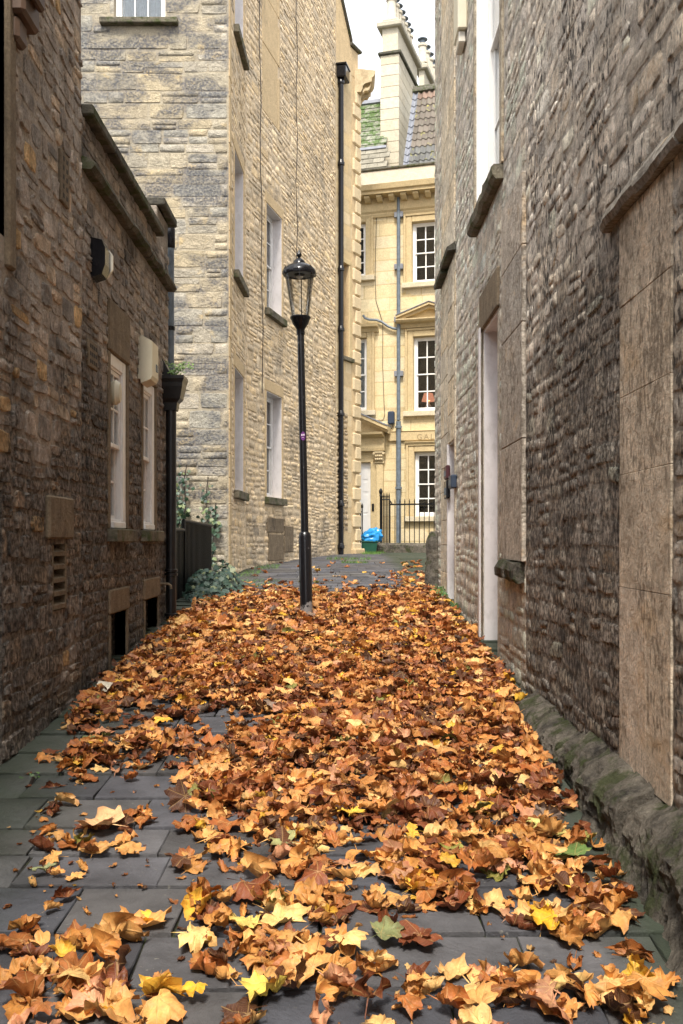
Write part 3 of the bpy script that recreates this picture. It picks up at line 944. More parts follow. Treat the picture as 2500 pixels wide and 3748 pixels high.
GREY = ((.50, .44, .33), (.52, .45, .33), (.48, .43, .34), (.54, .46, .33), (.48, .44, .36), (.56, .47, .32), (.45, .42, .35), (.56, .50, .40))
P = Pieces('stone', STONE_FLAT, M['gable_stone'], 'stonework', smooth=False)
sill_g = (gw[0] - .2, gw[1] + .2, gw[2] - .1, gw[2])
rubble(P, WG, -3.9, -.015, zg(15) - .1, Zr(8.7), (.13, .30), (.22, .75), [gw, sill_g], prot=(.004, .016), cols=shade(GREY, .86), jit=.1, seed=51, wave=.03, sub=.3, tilt=.012, fill=.985)
gst = P
WARM = ((.55, .43, .28), (.52, .405, .26), (.59, .465, .305), (.50, .39, .25), (.53, .43, .30), (.48, .395, .28), (.58, .44, .265), (.46, .37, .255))
P2 = Pieces('stone', STONE, M['alley_stone'], 'stonework', smooth=False)
WSU = .10
def grow(h, l=WSU, rr=WSU, tp=.22, bt=.16): return (h[0] - l, h[1] + rr, h[2] - bt, h[3] + tp)
rubble(P2, W1, .22, 1.98, zg(15) - .1, Zr(9.9), (.06, .17), (.13, .46), [grow(h) for h in h1], prot=(.002, .015), cols=shade(WARM, 1.36), jit=.18, seed=61, sub=.35, wave=.06, tilt=.03)
bw = (W2.uv(960, 200)[0], W2.uv(1022, 200)[0], Zr(7.75), Zr(11.5))     # blocked window
rubble(P2, W2, .02, L2 - .05, zg(18) - .2, Zr(13.2), (.06, .18), (.13, .48), [grow(h) for h in h2] + [bw], prot=(.002, .016), cols=shade(WARM, 1.36), jit=.18, seed=62, sub=.35, wave=.08, tilt=.03, zhigh=lambda u: Zr(.565 * (17 + u * .975) + .3))
rubble(P2, W3, .02, .62, Zr(.2), Zr(2.95), (.1, .15), (.14, .3), [], prot=(.01, .03), cols=WARM, jit=.15, seed=63)
# both walls belong to one house: the 300 stones that show largest are parts
for it in gst.items: pass
allp = sorted([(i[0], 0, i) for i in gst.items] + [(i[0], 1, i) for i in P2.items], key=lambda q: -q[0])
n_g = sum(1 for q in allp[:300] if q[1] == 0)
gst.flush(t, n_g); P2.flush(t, 300 - n_g)
# dressed surrounds, windows, sills
def surround(W, h, depth, win_rows, white=True, sill='sill_dark', lpad=WSU, rpad=WSU):
    a, b_, c_, d_ = h
    W.mb().box(a - lpad, b_ + rpad, -.05, .012, d_ + .002, d_ + .21, .008).build('lintel', M['alley_ashlar'], t)
    W.mb().box(a - lpad, a - .001, -.05, .010, c_, d_, .008).build('jamb', M['alley_ashlar'], t)
    W.mb().box(b_ + .001, b_ + rpad, -.05, .010, c_, d_, .008).build('jamb', M['alley_ashlar'], t)
    W.mb().box(a - lpad, b_ + rpad, -.12, .09, c_ - .13, c_ - .003, .008).build('window_sill', M[sill], t)
    W.mb().box(b_ - .012, b_ + .0005, -.25, -.003, c_ + .001, d_ - .001).build('reveal_lining', M['lilac'], t)
    W.mb().box(a + .012, b_ - .013, -.25, -.003, d_ - .012, d_ - .0005).build('reveal_lining', M['lilac'], t)
    W.mb().box(a - .0005, a + .011, -.25, -.003, c_ + .001, d_ - .001).build('reveal_lining', M['lilac'], t)
    sash_window(W, t, a + .013, b_ - .014, c_ + .002, d_ - .014, .17, M['white'], 3, win_rows, frame_w=.06)
for q, h in enumerate(h1): surround(W1, h, .2, (2, 2))
for q, h in enumerate(h2): surround(W2, h, .2, (2, 2))
# blocked window: big smooth slabs
a, b_, c_, d_ = bw
zz = c_
while zz < d_:
    hh = R.uniform(.9, 1.3)
    W2.mb().box(a, b_ - .12, -.05, .004 + R.uniform(0, .008), zz + .004, zz + hh - .004, .008).build('blocking_slab', M['alley_ashlar'], t)
    W2.mb().box(b_ - .115, b_, -.05, .016, zz + .004, zz + hh * .8, .008).build('jamb', M['alley_ashlar'], t)
    zz += hh
# gable window
a, b_, c_, d_ = gw
WG.mb().box(a - .2, b_ + .2, -.1, .12, c_ - .09, c_ - .003, .01).build('window_sill', M['sill_dark'], t)
sash_window(WG, t, a + .002, b_ - .002, c_ + .002, d_, .10, M['white_clean'], 3, (2, 2), curtain=True)
# dressed large blocks low on the alley wall
for (x0, y0, x1, y1) in ((975, 1895, 1035, 1950), (1038, 1925, 1070, 2020), (980, 1955, 1034, 2050)):
    a, b_, c_, d_ = W2.rect(x0, y0, x1, y1)
    W2.mb().box(a, b_, -.05, .03, c_, d_, .012).build('dressed_block', M['dressed'], t)
# narrow dressed strip at the corner
z = zg(15) - .05
k = 0
while z < Zr(9.8):
    h = R.uniform(.26, .42)
    W1.mb().box(.008, .21 + (k % 2) * .06, -.05, .008 + R.uniform(0, .008), z + .003, z + h - .003, .008).build('corner_stone', M['alley_ashlar'], t)
    z += h; k += 1
# ashlar courses and rusticated quoins of the end wall
ASH = ((.58, .46, .28), (.55, .43, .26), (.62, .50, .32), (.60, .46, .26))
Pq = Pieces('ashlar_block', [grid_stone(300 + i, jag=.01, rnd=.03, edge=.03) for i in range(6)], M['quoin'], 'ashlar')
rubble(Pq, W3, .0, .84, zg(24) - .1, Zr(11.2), (.28, .36), (.4, .7), [(he[0] - .02, he[1] + .15, he[2] - .1, he[3] + .1), (0, .62, Zr(.2), Zr(2.95))], prot=(.004, .008), cols=ASH, jit=.08, seed=71, sub=0, wave=0, tilt=0, fill=.985)
Pq.flush(t, 80)
z = zg(24.5) - .05
k = 0
while z < Zr(10.72):
    h = .335
    u_ = .86 if k % 2 == 0 else 1.0
    mb = W3.mb(); mb.box(u_, L3 + .05, -.30, .055, z + .012, z + h - .012, .03)
    o = mb.build('quoin', M['quoin'], t); kk = R.uniform(.9, 1.08); o.color = (.62 * kk, .50 * kk, .32 * kk, 1)
    z += h; k += 1
W3.mb().box(.84, L3 + .02, -.32, .01, zg(24.5) - .1, Zr(10.9)).build('quoin_core', M['alley_ashlar'], t)
W3.mb().box(.80, L3 + .12, -.3, .12, zg(24.5) - .1, zg(24.5) + .12, .02).build('quoin_base', M['alley_ashlar'], t)
# stone window of the end wall
a, b_, c_, d_ = he
W3.mb().box(b_ + .002, b_ + .14, -.1, .03, c_, d_, .01).build('jamb', M['terrace_trim'], t)
W3.mb().box(a, b_ + .14, -.1, .03, d_ + .003, d_ + .12, .01).build('lintel', M['terrace_trim'], t)
W3.mb().box(a, b_ + .2, -.1, .08, c_ - .1, c_ - .003, .01).build('window_sill', M['sill_dark'], t)
W3.mb().box(a, b_, -.35, -.3, c_, d_).build('blocking_slab', M['terrace_trim'], t)
# cornice turning the corner, with two scroll brackets
zc = Zr(10.97)
cor = [(-.2, 0), (.06, 0), (.08, .06), (.10, .07), (.10, .14), (.16, .2), (.34, .24), (.34, .33), (.40, .38), (.44, .46), (.44, .50), (-.2, .60)]
mb = MB(lambda a, w, z: Vector((.425 + w * .93, 24.45 + a * 1.0 - w * .12, zc + z)))
mb.extrude(cor, -.06, .8); mb.build('cornice', M['cornice'], t)
for dd in (.0, .42):
    mb = MB(lambda a, w, z: Vector((.425 + w * .93, 24.45 + a - w * .12, zc + z)))
    pr = []
    for i in range(9):
        q = i / 8
        pr.append((.10 + .22 * q, -.02 + .20 * q ** 1.6 + .04 * math.sin(q * 6.28)))
    prof = pr + [(p[0], p[1] + .07) for p in pr[::-1]]
    mb.extrude(prof, dd, dd + .12); mb.build('scroll_bracket', M['cornice'], t)
# front return wall of the corner house (faces the street beyond)
MB().box(.0, .40, 24.75, 28.5 - 2.6, zg(25) - .1, zc + .3).build('return_wall', M['alley_ashlar'], t)
# parapet pier and sloping verge above
W3.mb().box(.78, L3 - .02, -.35, .0, Zr(11.303), Zr(12.0), .02).build('parapet_pier', M['alley_ashlar'], t)
mb = W3.mb(); mb.extrude([(-.4, 0), (.05, 0), (.07, .03), (.07, .06), (-.4, .10)], .74, L3 + .05)
for v in mb.v: v.z += Zr(12.003) - (v.x - W3.pt(.74, 0, 0).x) * .0
mb.build('coping_stone', M['coping'], t)
mb = W3.mb()
a0, a1 = .0, .78
mb.add([(a0, 0, Zr(11.3)), (a1, 0, Zr(11.3)), (a1, 0, Zr(12.05)), (a0, 0, Zr(13.25)), (a0, -.4, Zr(11.3)), (a1, -.4, Zr(11.3)), (a1, -.4, Zr(12.05)), (a0, -.4, Zr(13.25))],
       [(0,1,2,3), (7,6,5,4), (1,5,6,2), (0,3,7,4), (3,2,6,7)])
mb.build('gable_peak', M['alley_ashlar'], t)
mb = W3.mb()
mb.add([(a0, .06, Zr(13.26)), (a1, .06, Zr(12.06)), (a1, -.4, Zr(12.06)), (a0, -.4, Zr(13.26)), (a0, .06, Zr(13.34)), (a1, .06, Zr(12.14)), (a1, -.4, Zr(12.14)), (a0, -.4, Zr(13.34))],
       [(0,3,2,1), (4,5,6,7), (0,1,5,4), (1,2,6,5), (2,3,7,6), (3,0,4,7)])
mb.build('verge_coping', M['coping'], t)

# black downpipe of the corner house
up, _ = W2.uv(1234, 1000)
pp = W2.pt(up - .02, .10, 0)
t = thing('black_downpipe', 'tall black downpipe with square hopper on the far end of the warm wall', 'downpipe', (pp.x, pp.y, zg(pp.y)))
ztop = CZ + (HY - 300) * pp.y / F
zb = zg(pp.y) - .01
MB().lathe([(.062, 0), (.062, ztop - zb)], (pp.x, pp.y, zb), 18).build('pipe', M['black'], t, smooth=True)
for py in (2000, 1845, 1515, 1205, 985, 598, 300):
    z = CZ + (HY - py) * pp.y / F
    MB().lathe([(.063, 0), (.085, .015), (.085, .08), (.07, .10), (.07, .13), (.063, .14)], (pp.x, pp.y, z - .06), 18, cap=False).build('collar', M['black'], t, smooth=True)
zh = CZ + (HY - 300) * pp.y / F
mb = MB(lambda a, w, z: W2.pt(up - .02 + a, .10 + w, zh + z))
mb.box(-.12, .32, -.09, .14, .08, .36, .02); mb.build('hopper', M['black'], t)
mb = MB(lambda a, w, z: W2.pt(up - .02 + a, .10 + w, zh + z)); mb.box(-.14, .34, -.095, .16, .363, .41, .01); mb.build('hopper_rim', M['black'], t)

# cables hanging down the warm wall
for (x0, y1, lab) in ((950, 1440, 'thin rusty cable running down the warm wall left of the lamp'), (1086, 1010, 'thin dark cable running down the warm wall directly above the street lamp')):
    pts = []
    for i in range(15):
        py = -200 + (y1 + 200) * i / 14
        u_, z_ = W2.uv(x0 + (x0 < 1000) * 12 * (py / 1400) + 3 * math.sin(i * 1.7), py, .05)
        pts.append(tuple(W2.pt(u_, .05, z_)))
    mb = MB(); mb.tube(pts, .009, 6)
    tag(mb.build('cable', M['cable'], None, smooth=True), lab, 'cable')

# ================================================================== terrace house closing the view
t = thing('terrace_house', 'golden ashlar terrace house with pedimented windows closing the alley', 'house', WT.pt(1, 0, zg(27)))
def tr(x0, y0, x1, y1, w=0.0):
    a, z1_ = WT.uv(x0, y0, w); b_, _ = WT.uv(x1, y0, w)
    xm = min(max(x0, 1310), 1590)
    _, z0_ = WT.uv(x0, y1, w)
    return a, b_, z0_, z1_
wTR = tr(1508, 815, 1636, 1037); wMR = tr(1513, 1234, 1642, 1506); wGR = tr(1517, 1655, 1648, 1890)
wTL = tr(1262, 822, 1339, 1017); wML = tr(1264, 1242, 1343, 1506)
dr = tr(1288, 1694, 1357, 2012); dr = (dr[0], dr[1], zg(27) - .05, dr[3])
zpar = WT.uv(1450, 690)[1]
holes = [wTR, wMR, wGR, wTL, wML, dr]
WT.body('facade', M['terrace_trim'], t, -3.5, 7.5, -.2, zpar, holes, .4)
GOLD = ((.66, .54, .325), (.65, .525, .305), (.67, .56, .35), (.645, .52, .31), (.66, .55, .36))
P = Pieces('ashlar_block', [grid_stone(400 + i, jag=.006, rnd=.02, edge=.02) for i in range(6)], M['terrace'], 'ashlar')
rubble(P, WT, -.6, 2.6, zg(27) - .05, zpar - .3, (.30, .36), (.55, 1.0), holes, prot=(.004, .007), cols=shade(GOLD, 1.04), jit=.03, seed=81, sub=0, wave=0, tilt=0, fill=.99)
P.flush(t)
def band(name, prof, a, b_, mat='terrace_trim', par=None):
    mb = WT.mb(); mb.extrude(prof, a, b_); return mb.build(name, M[mat], par or t)
zc = lambda y, x=1450: WT.uv(x, y)[1]
# string course with carved lettering
z0, z1_ = zc(1616), zc(1580)
band('string_course', [(0, z0), (.05, z0), (.07, z0 + .02), (.07, z1_ - .02), (.09, z1_), (0, z1_ + .02)], WT.uv(1424, 1600)[0], 7.4)
cu = bpy.data.curves.new('lettering', 'FONT'); cu.body = 'GALL'; cu.size = .21; cu.extrude = .002; cu.space_character = 1.35
tmp = bpy.data.objects.new('lettering', cu); col.objects.link(tmp)
bpy.context.view_layer.update()
me = bpy.data.meshes.new_from_object(tmp.evaluated_get(bpy.context.evaluated_depsgraph_get()))
bpy.data.objects.remove(tmp)
me.name = 'carved_lettering'
M['carved'] = plain_mat('carved_stone', (.30, .22, .12), .9, .1)
o = link('carved_lettering', me, M['carved'], t)
ul, zl = WT.uv(1525, 1612, .075)
ux = Vector((WT.u[0], WT.u[1], 0)); nn = Vector((WT.n[0], WT.n[1], 0)); zv = Vector((0, 0, 1)); pl = WT.pt(ul, .0735, zl + .02)
o.matrix_basis = Matrix(((ux.x, zv.x, nn.x, pl.x), (ux.y, zv.y, nn.y, pl.y), (ux.z, zv.z, nn.z, pl.z), (0, 0, 0, 1)))
# main cornice with blocks, parapet
zA, zB, zC_ = zc(778), zc(722), zc(690)
band('cornice', [(0, zA - .10), (.05, zA - .10), (.08, zA - .03), (.08, zA), (.12, zA + .05), (.12, zB - .02), (.42, zB), (.42, zB + .07), (.47, zB + .10), (.50, zC_), (0, zC_ + .05)], -3.4, 7.4)
for k in range(-2, 12):
    u_ = WT.uv(1301 + k * 44, 740)[0]
    mb = WT.mb(); mb.extrude([(.122, zB - .16), (.24, zB - .15), (.36, zB - .07), (.38, zB - .022), (.122, zB - .022)], u_, u_ + .14); mb.build('cornice_block', M['terrace_trim'], t)
zpt = zc(620)
WT.mb().box(-3.4, 7.4, -.35, .06, zC_ + .06, zpt, .02).build('parapet', M['parapet'], t)
WT.mb().box(-3.4, 7.4, -.4, .10, zpt + .003, zpt + .07, .02).build('parapet_coping', M['coping'], t)
# windows
def archi(h, wd=.16):
    a, b_, c_, d_ = h
    for (p, q, e, f_) in ((a - wd, a - .002, c_, d_ + wd), (b_ + .002, b_ + wd, c_, d_ + wd), (a, b_, d_ + .002, d_ + wd)):
        WT.mb().box(p, q, -.02, .05, e, f_, .015).build('architrave', M['terrace_trim'], t)
    for (p, q, e, f_) in ((a - wd - .06, a - wd, c_, d_ + wd + .06), (b_ + wd, b_ + wd + .06, c_, d_ + wd + .06), (a - wd, b_ + wd, d_ + wd + .001, d_ + wd + .06)):
        WT.mb().box(p, q, -.02, .075, e, f_, .01).build('architrave', M['terrace_trim'], t)
    WT.mb().box(a - wd - .1, b_ + wd + .1, -.02, .13, c_ - .14, c_ - .003, .012).build('window_sill', M['quoin'], t).color = (.60, .52, .37, 1)
for h, rows, cur in ((wTR, (2, 2), False), (wMR, (2, 2), False), (wGR, (2, 2), False), (wTL, (2, 2), False), (wML, (2, 2), True)):
    archi(h)
    sash_window(WT, t, h[0] + .002, h[1] - .002, h[2] + .002, h[3] - .002, .10, M['white_clean'], 3 if h[0] > .5 else 2, rows, curtain=cur, frame_w=.06, bar=.03)
# pediments over the first-floor windows
def pediment(a, b_, zb, rise, proj=.28):
    mid = (a + b_) / 2
    WT.mb().extrude([(0, zb - .16), (.07, zb - .16), (.10, zb - .06), (proj - .04, zb - .03), (proj, zb + .02), (proj, zb + .05), (0, zb + .05)], a, b_).build('pediment_base', M['terrace_trim'], t)
    WT.mb().add([(a + .12, .06, zb + .05), (b_ - .12, .06, zb + .05), (mid, .06, zb + rise)], [(0, 1, 2)]).build('tympanum', M['terrace_trim'], t)
    for sgn in (-1, 1):
        e = a if sgn < 0 else b_
        for k, (y0, y1, o0, o1) in enumerate(((.0, proj, .05, .11), (.0, proj * .7, -.03, .048))):
            mb = WT.mb()
            pts = []
            for (u_, zz) in ((e, zb + .03), (mid, zb + rise)):
                for (w_, of) in ((y0, o0), (y1, o0), (y1, o1), (y0, o1)):
                    pts.append((u_, w_, zz + of))
            mb.add(pts, [(0,1,5,4), (1,2,6,5), (2,3,7,6), (3,0,4,7), (0,3,2,1), (4,5,6,7)])
            mb.build('raking_moulding', M['terrace_trim'], t)
        mb = WT.mb(); mb.add([(e, -.0, zb + .145), (e, proj + .02, zb + .145), (mid, proj + .02, zb + rise + .118), (mid, 0, zb + rise + .118), (e, 0, zb + .165), (e, proj + .02, zb + .165), (mid, proj + .02, zb + rise + .138), (mid, 0, zb + rise + .138)],
                             [(0,3,2,1), (4,5,6,7), (0,1,5,4), (1,2,6,5), (2,3,7,6), (3,0,4,7)]); mb.build('lead_flashing', M['lead'], t)
zp = zc(1183)
pediment(wMR[0] - .42, wMR[1] + .42, zp, .34)
a, b_ = wML[0] - .3, wML[1] + .34
zz = zc(1195)
band('window_cornice', [(0, zz - .12), (.08, zz - .12), (.12, zz - .02), (.24, zz), (.26, zz + .06), (0, zz + .1)], a, b_)
for (h, zt2) in ((wMR, zp - .16), (wML, zz - .12)):
    WT.mb().box(h[0] - .16, h[1] + .16, -.01, .04, h[3] + .23, zt2 - .004, .008).build('frieze', M['terrace_trim'], t)
a, b_, c_, d_ = wGR
band('window_cornice', [(0, d_ + .20), (.08, d_ + .20), (.12, d_ + .26), (0, d_ + .29)], a - .25, b_ + .3)
# doorcase: door, pilaster with capital, entablature, half-hidden pediment
a, b_, c_, d_ = dr
WT.mb().box(a + .02, b_ - .02, -.16, -.10, c_, d_ - .01, .004).build('door', M['white_clean'], t)
door = t.children[-1] if False else bpy.data.objects['door.001'] if 'door.001' in bpy.data.objects else None
for k, (z0_, z1_) in enumerate(((.06, .20), (.26, .40), (.46, .92), (.96, 1.42), (1.5, 1.75), (1.82, 2.1))):
    for (p, q) in ((.10, .24), (.30, .47)):
        if b_ - p - .02 < a: continue
        WT.mb().box(b_ - q, b_ - p, -.101, -.088, c_ + .1 + z0_ * 1.05, c_ + .1 + z1_ * 1.05, .008).build('door_panel', M['white_clean'], door if door else t)
WT.mb().box(a - .05, b_ + .09, -.12, .03, d_ + .003, d_ + .12, .01).build('door_lintel', M['terrace_trim'], t)
pa, pb = WT.uv(1380, 1800)[0], WT.uv(1406, 1800)[0]
WT.mb().box(pa, pb, .0, .13, zg(27), zc(1697), .02).build('pilaster', M['terrace_trim'], t)
WT.mb().box(b_ + .003, pa - .003, .0, .045, zg(27), zc(1690), .01).build('door_jamb', M['terrace_trim'], t)
cap = WT.mb().extrude([(.13, zc(1697)), (.16, zc(1694)), (.13, zc(1690)), (.17, zc(1668)), (.22, zc(1658)), (.22, zc(1653)), (0, zc(1653)), (0, zc(1697))], pa - .02, pb + .02).build('capital', M['quoin'], t)
cap.color = (.52, .42, .26, 1)
for k in range(4):
    u_ = pa - .01 + (pb - pa + .02) * (k + .5) / 4
    for z_, s_ in ((zc(1690), .05), (zc(1678), .055)):
        mb = WT.mb(); mb.extrude([(.13, z_), (.165, z_ + .02), (.20, z_ + .07), (.215, z_ + .055), (.20, z_ + .095), (.17, z_ + .09), (.13, z_ + .05)], u_ - .022, u_ + .022)
        o = mb.build('acanthus_leaf', M['quoin'], cap); o.color = (.52, .42, .26, 1)
for u_ in (pa - .03, pb + .03):
    mb = WT.mb(); mb.tube([(u_, .05, zc(1660)), (u_, .23, zc(1660))], .035, 12); o = mb.build('volute', M['quoin'], cap, smooth=True); o.color = (.52, .42, .26, 1)
pe = WT.uv(1412, 1620)[0]
band('door_entablature', [(0, zc(1650)), (.18, zc(1650)), (.20, zc(1640)), (.20, zc(1625)), (.17, zc(1622)), (.17, zc(1604)), (.24, zc(1600)), (.40, zc(1592)), (.42, zc(1584)), (0, zc(1580))], -1.6, pe)
e0, e1, zb_ = -1.9, WT.uv(1432, 1585)[0], zc(1583)
mid = -.42
for (y0, y1, o0, o1, mt, nm) in ((.0, .46, .04, .13, 'terrace_trim', 'raking_moulding'), (.0, .30, -.05, .038, 'terrace_trim', 'raking_moulding'), (0, .48, .134, .17, 'lead', 'lead_flashing')):
    mb = WT.mb(); pts = []
    for (u_, zz) in ((e1, zb_), (mid, zb_ + .62)):
        for (w_, of) in ((y0, o0), (y1, o0), (y1, o1), (y0, o1)): pts.append((u_, w_, zz + of))
    mb.add(pts, [(0,1,5,4), (1,2,6,5), (2,3,7,6), (3,0,4,7), (0,3,2,1), (4,5,6,7)]); mb.build(nm, M[mt], t)
WT.mb().add([(mid, .1, zb_), (e1 - .1, .1, zb_), (mid, .1, zb_ + .6)], [(0, 1, 2)]).build('tympanum', M['terrace_trim'], t)
WT.mb().box(WT.uv(1363, 1850)[0], WT.uv(1371, 1850)[0], .046, .07, zc(1870), zc(1843), .005).build('door_bell', M['iron'], t)

# mansard roof: slates on the left, pantiles on the right, chimney stacks
M['slate'] = stone_mat('stone_slate', soot=.2, vary=.35, bump=.7, moss=0)
M['mossy_slate'] = stone_mat('mossy_slate', soot=.0, vary=.35, bump=.9, bd=.04, moss=.75, moss_col=(.06, .13, .015))
m, nt, b, out = new_mat('lichen_pantile'); N = NT(nt)
c = N.piece_colour()
c = N.mix(N.ramp(N.noise(N.pos(), 5.5, 6, .65), [(.60, 0.0), (.66, .8)]), c, (.36, .33, .06))
c = N.mix(N.ramp(N.noise(N.pos(), 11, 6, .65), [(.55, 0.0), (.66, .6)]), c, (.20, .20, .16))
N.l(c, b.inputs['Base Color']); b.inputs['Roughness'].default_value = .85
N.l(N.bump(N.noise(N.pos(), 30, 6, .7), .5, .02), b.inputs['Normal'])
M['pantile'] = m
def slope_frame(ua, wa, za, ub_, wb, zb):
    """maps (across, out, up-slope in 0..1) onto a roof slope"""
    def f(a, o_, s_):
        w_ = wa + (wb - wa) * s_; z_ = za + (zb - za) * s_
        l = math.hypot(wb - wa, zb - za)
        return WT.pt(a, w_ + o_ * (zb - za) / l, z_ - o_ * (wb - wa) / l)
    return f
sA = WT.uv(1306, 640, -.42); sB = WT.uv(1392, 640, -.42)
zTop = WT.uv(1350, 384, -1.9)[1]
fs1 = slope_frame(0, -.42, sA[1], 0, -1.9, zTop)
MB(fs1).box(-3.4, sB[0] - .02, -.1, -.012, -.1, 1.0).build('roof_deck', M['coping'], t)
rr = random.Random(3)
nrow = 15
for j in range(nrow):
    s0, s1 = j / nrow, (j + 1.25) / nrow
    mossy = j >= 5
    wd = .30 if j < 5 else .24
    u_ = sA[0] - .5 + (j % 2) * wd / 2
    while u_ < sB[0] - .1:
        e = u_ + wd * rr.uniform(.9, 1.1)
        mb = MB(fs1)
        lift = .022 + rr.uniform(0, .01)
        mb.add([(u_ + .004, -.008, s0), (e - .004, -.008, s0), (e - .004, -.01, s1), (u_ + .004, -.01, s1), (u_ + .004, lift, s0), (e - .004, lift, s0), (e - .004, .004, s1), (u_ + .004, .004, s1)],
               [(0,3,2,1), (4,5,6,7), (0,1,5,4), (1,2,6,5), (2,3,7,6), (3,0,4,7)])
        o = mb.build('roof_slate', M['mossy_slate' if mossy else 'slate'], t); k = rr.uniform(.8, 1.2)
        bc = (.26, .24, .19) if not mossy else (.30, .30, .24)
        o.color = (bc[0] * k, bc[1] * k, bc[2] * k, 1)
        u_ = e
MB(fs1).box(-3.4, sB[0] + .05, -.05, .06, 1.0, 1.05).build('ridge_flashing', M['lead'], t)
MB(fs1).box(-3.4, sB[0] + .05, -.01, .05, 5.0 / nrow - .012, 5.0 / nrow + .02).build('lead_band', M['lead'], t)
# pantiles
tA = WT.uv(1474, 622, -.42); tB = WT.uv(1650, 622, -.42)
zT2 = WT.uv(1550, 338, -1.75)[1]
fs2 = slope_frame(0, -.42, tA[1], 0, -1.75, zT2)
MB(fs2).box(tA[0], 6.5, -.12, -.03, -.1, 1.0).build('roof_deck', M['coping'], t)
nrow = 11
tw = .155
ncol = int((tB[0] - tA[0]) / tw) + 1
def tile_mesh(j):
    mb = MB(); seg = 6; V = []
    return None
for j in range(nrow):
    s0, s1 = j / nrow, (j + 1.2) / nrow
    for i in range(ncol):
        u_ = tA[0] + i * tw
        mb = MB(fs2); seg = 5; vv = []
        for q in range(seg + 1):
            ph = q / seg
            bump_ = .028 * math.cos(ph * 2 * math.pi)
            for (s_, of) in ((s0, .03), (s1, .0), (s1, -.014), (s0, .0)):
                vv.append((u_ + tw * ph, of + bump_, s_))
        ff = []
        for q in range(seg):
            for c4 in range(4):
                ff.append((q*4 + c4, q*4 + (c4+1) % 4, q*4 + 4 + (c4+1) % 4, q*4 + 4 + c4))
        mb.add(vv, ff)
        lead = i == 0
        o = mb.build('pantile', M['lead'] if lead else M['pantile'], t, smooth=True)
        k = rr.uniform(.75, 1.25)
        bc = (.22, .15, .115) if j >= nrow - 1 else (.16, .135, .11) if j >= 3 else (.13, .13, .125)
        o.color = (bc[0] * k, bc[1] * k, bc[2] * k, 1)
MB(fs2).box(tA[0] - .02, 6.5, -.02, .08, 1.0, 1.07, .0).build('ridge_tile', M['coping'], t)
# chimney stacks
CH = ((.58, .52, .40), (.60, .55, .44), (.55, .49, .37))
def chimney(w0, dep, x0, x1, ybase, yledge, ycap, ytop, npots, pot_h):
    fr_ = lambda x, y: WT.uv(x, y, w0)
    a, b_ = fr_(x0, 500)[0], fr_(x1, 500)[0]
    zb, zl, zc_, zt = (fr_((x0 + x1) / 2, y)[1] for y in (ybase, yledge, ycap, ytop))
    root = WT.mb().box(a + .02, b_ - .02, w0 - dep + .02, w0 - .02, zb - 2.0, zl).build('chimney_stack', M['alley_ashlar'], t)
    # ashlar courses
    z = zb
    k = 0
    while z < zl - .02:
        h = min(.31, zl - z)
        o = WT.mb().box(a, b_, w0 - .3, w0, z + .004, z + h - .004, .008).build('chimney_block', M['chimney'], root); o.color = (*R.choice(CH), 1)
        q = w0 - .302; n = 0
        while q > w0 - dep + .05:
            l = min((.62, .45, .7)[(k + n) % 3], q - (w0 - dep))
            o = WT.mb().box(b_ - .15, b_, q - l + .005, q, z + .004, z + h - .004, .008).build('chimney_block', M['chimney'], root); o.color = (*R.choice(CH), 1)
            q -= l; n += 1
        z += h; k += 1
    WT.mb().box(a - .06, b_ + .07, w0 - dep - .05, w0 + .06, zl + .002, zl + .09, .02).build('chimney_ledge', M['coping'], root)
    o = WT.mb().box(a + .05, b_ - .04, w0 - dep + .05, w0 - .04, zl + .09, zc_).build('chimney_neck', M['chimney'], root); o.color = (*CH[0], 1)
    o = WT.mb().box(a - .09, b_ + .09, w0 - dep - .06, w0 + .09, zc_, zc_ + .16, .03).build('chimney_cap', M['chimney'], root); o.color = (.46, .42, .33, 1)
    o = WT.mb().box(a + .03, b_ - .03, w0 - dep + .03, w0 - .03, zc_ + .162, zt, .05).build('pot_bed', M['chimney'], root); o.color = (.42, .39, .31, 1)
    for i in range(npots):
        w_ = w0 - .22 - i * (dep - .44) / (npots - 1)
        p = WT.pt((a + b_) / 2, w_, zt)
        pot = MB().lathe([(.15, -.02), (.15, .05), (.135, .08), (.12, pot_h - .08), (.15, pot_h - .07), (.15, pot_h), (.11, pot_h)], tuple(p), 18).build('chimney_pot', M['parapet'], root, smooth=True)
        ck = MB().lathe([(.085, pot_h - .02), (.085, pot_h + .16)], tuple(p), 14).build('cowl', M['grey_pipe'], root, smooth=True)
        MB().lathe([(.16, pot_h + .15), (.165, pot_h + .17), (.10, pot_h + .21), (.01, pot_h + .23)], tuple(p), 18).build('cowl_cap', M['grey_pipe'], root, smooth=True)
chimney(-1.15, 2.6, 1392, 1460, 640, 200, 100, 62, 7, .62)
chimney(-5.2, 3.0, 1527, 1556, 420, 330, 255, 218, 6, .58)

# grey downpipe on the facade with lead collars
pu = WT.uv(1459, 1200, .09)[0]
pp = WT.pt(pu, .10, 0)
dp = thing('grey_downpipe', 'blue grey downpipe with square brackets on the golden terrace facade', 'downpipe', (pp.x, pp.y, zg(27)))
MB().lathe([(.065, 0), (.065, zc(1540) - zg(27) - .03)], (pp.x, pp.y, zg(27)), 16).build('pipe', M['grey_pipe'], dp, smooth=True)
MB().lathe([(.048, 0), (.048, zB - zc(1540) - .05)], (pp.x, pp.y, zc(1540)), 16).build('pipe', M['grey_pipe'], dp, smooth=True)
for y in (790, 980, 1172, 1370):
    WT.mb().box(pu - .12, pu + .12, .0, .12, zc(y + 10), zc(y - 10), .01).build('bracket', M['lead'], dp)
for y in (1566, 1788):
    MB().lathe([(.066, 0), (.09, .01), (.09, .06), (.066, .07)], (pp.x, pp.y, zc(y) - .03), 16, cap=False).build('collar', M['grey_pipe'], dp, smooth=True)
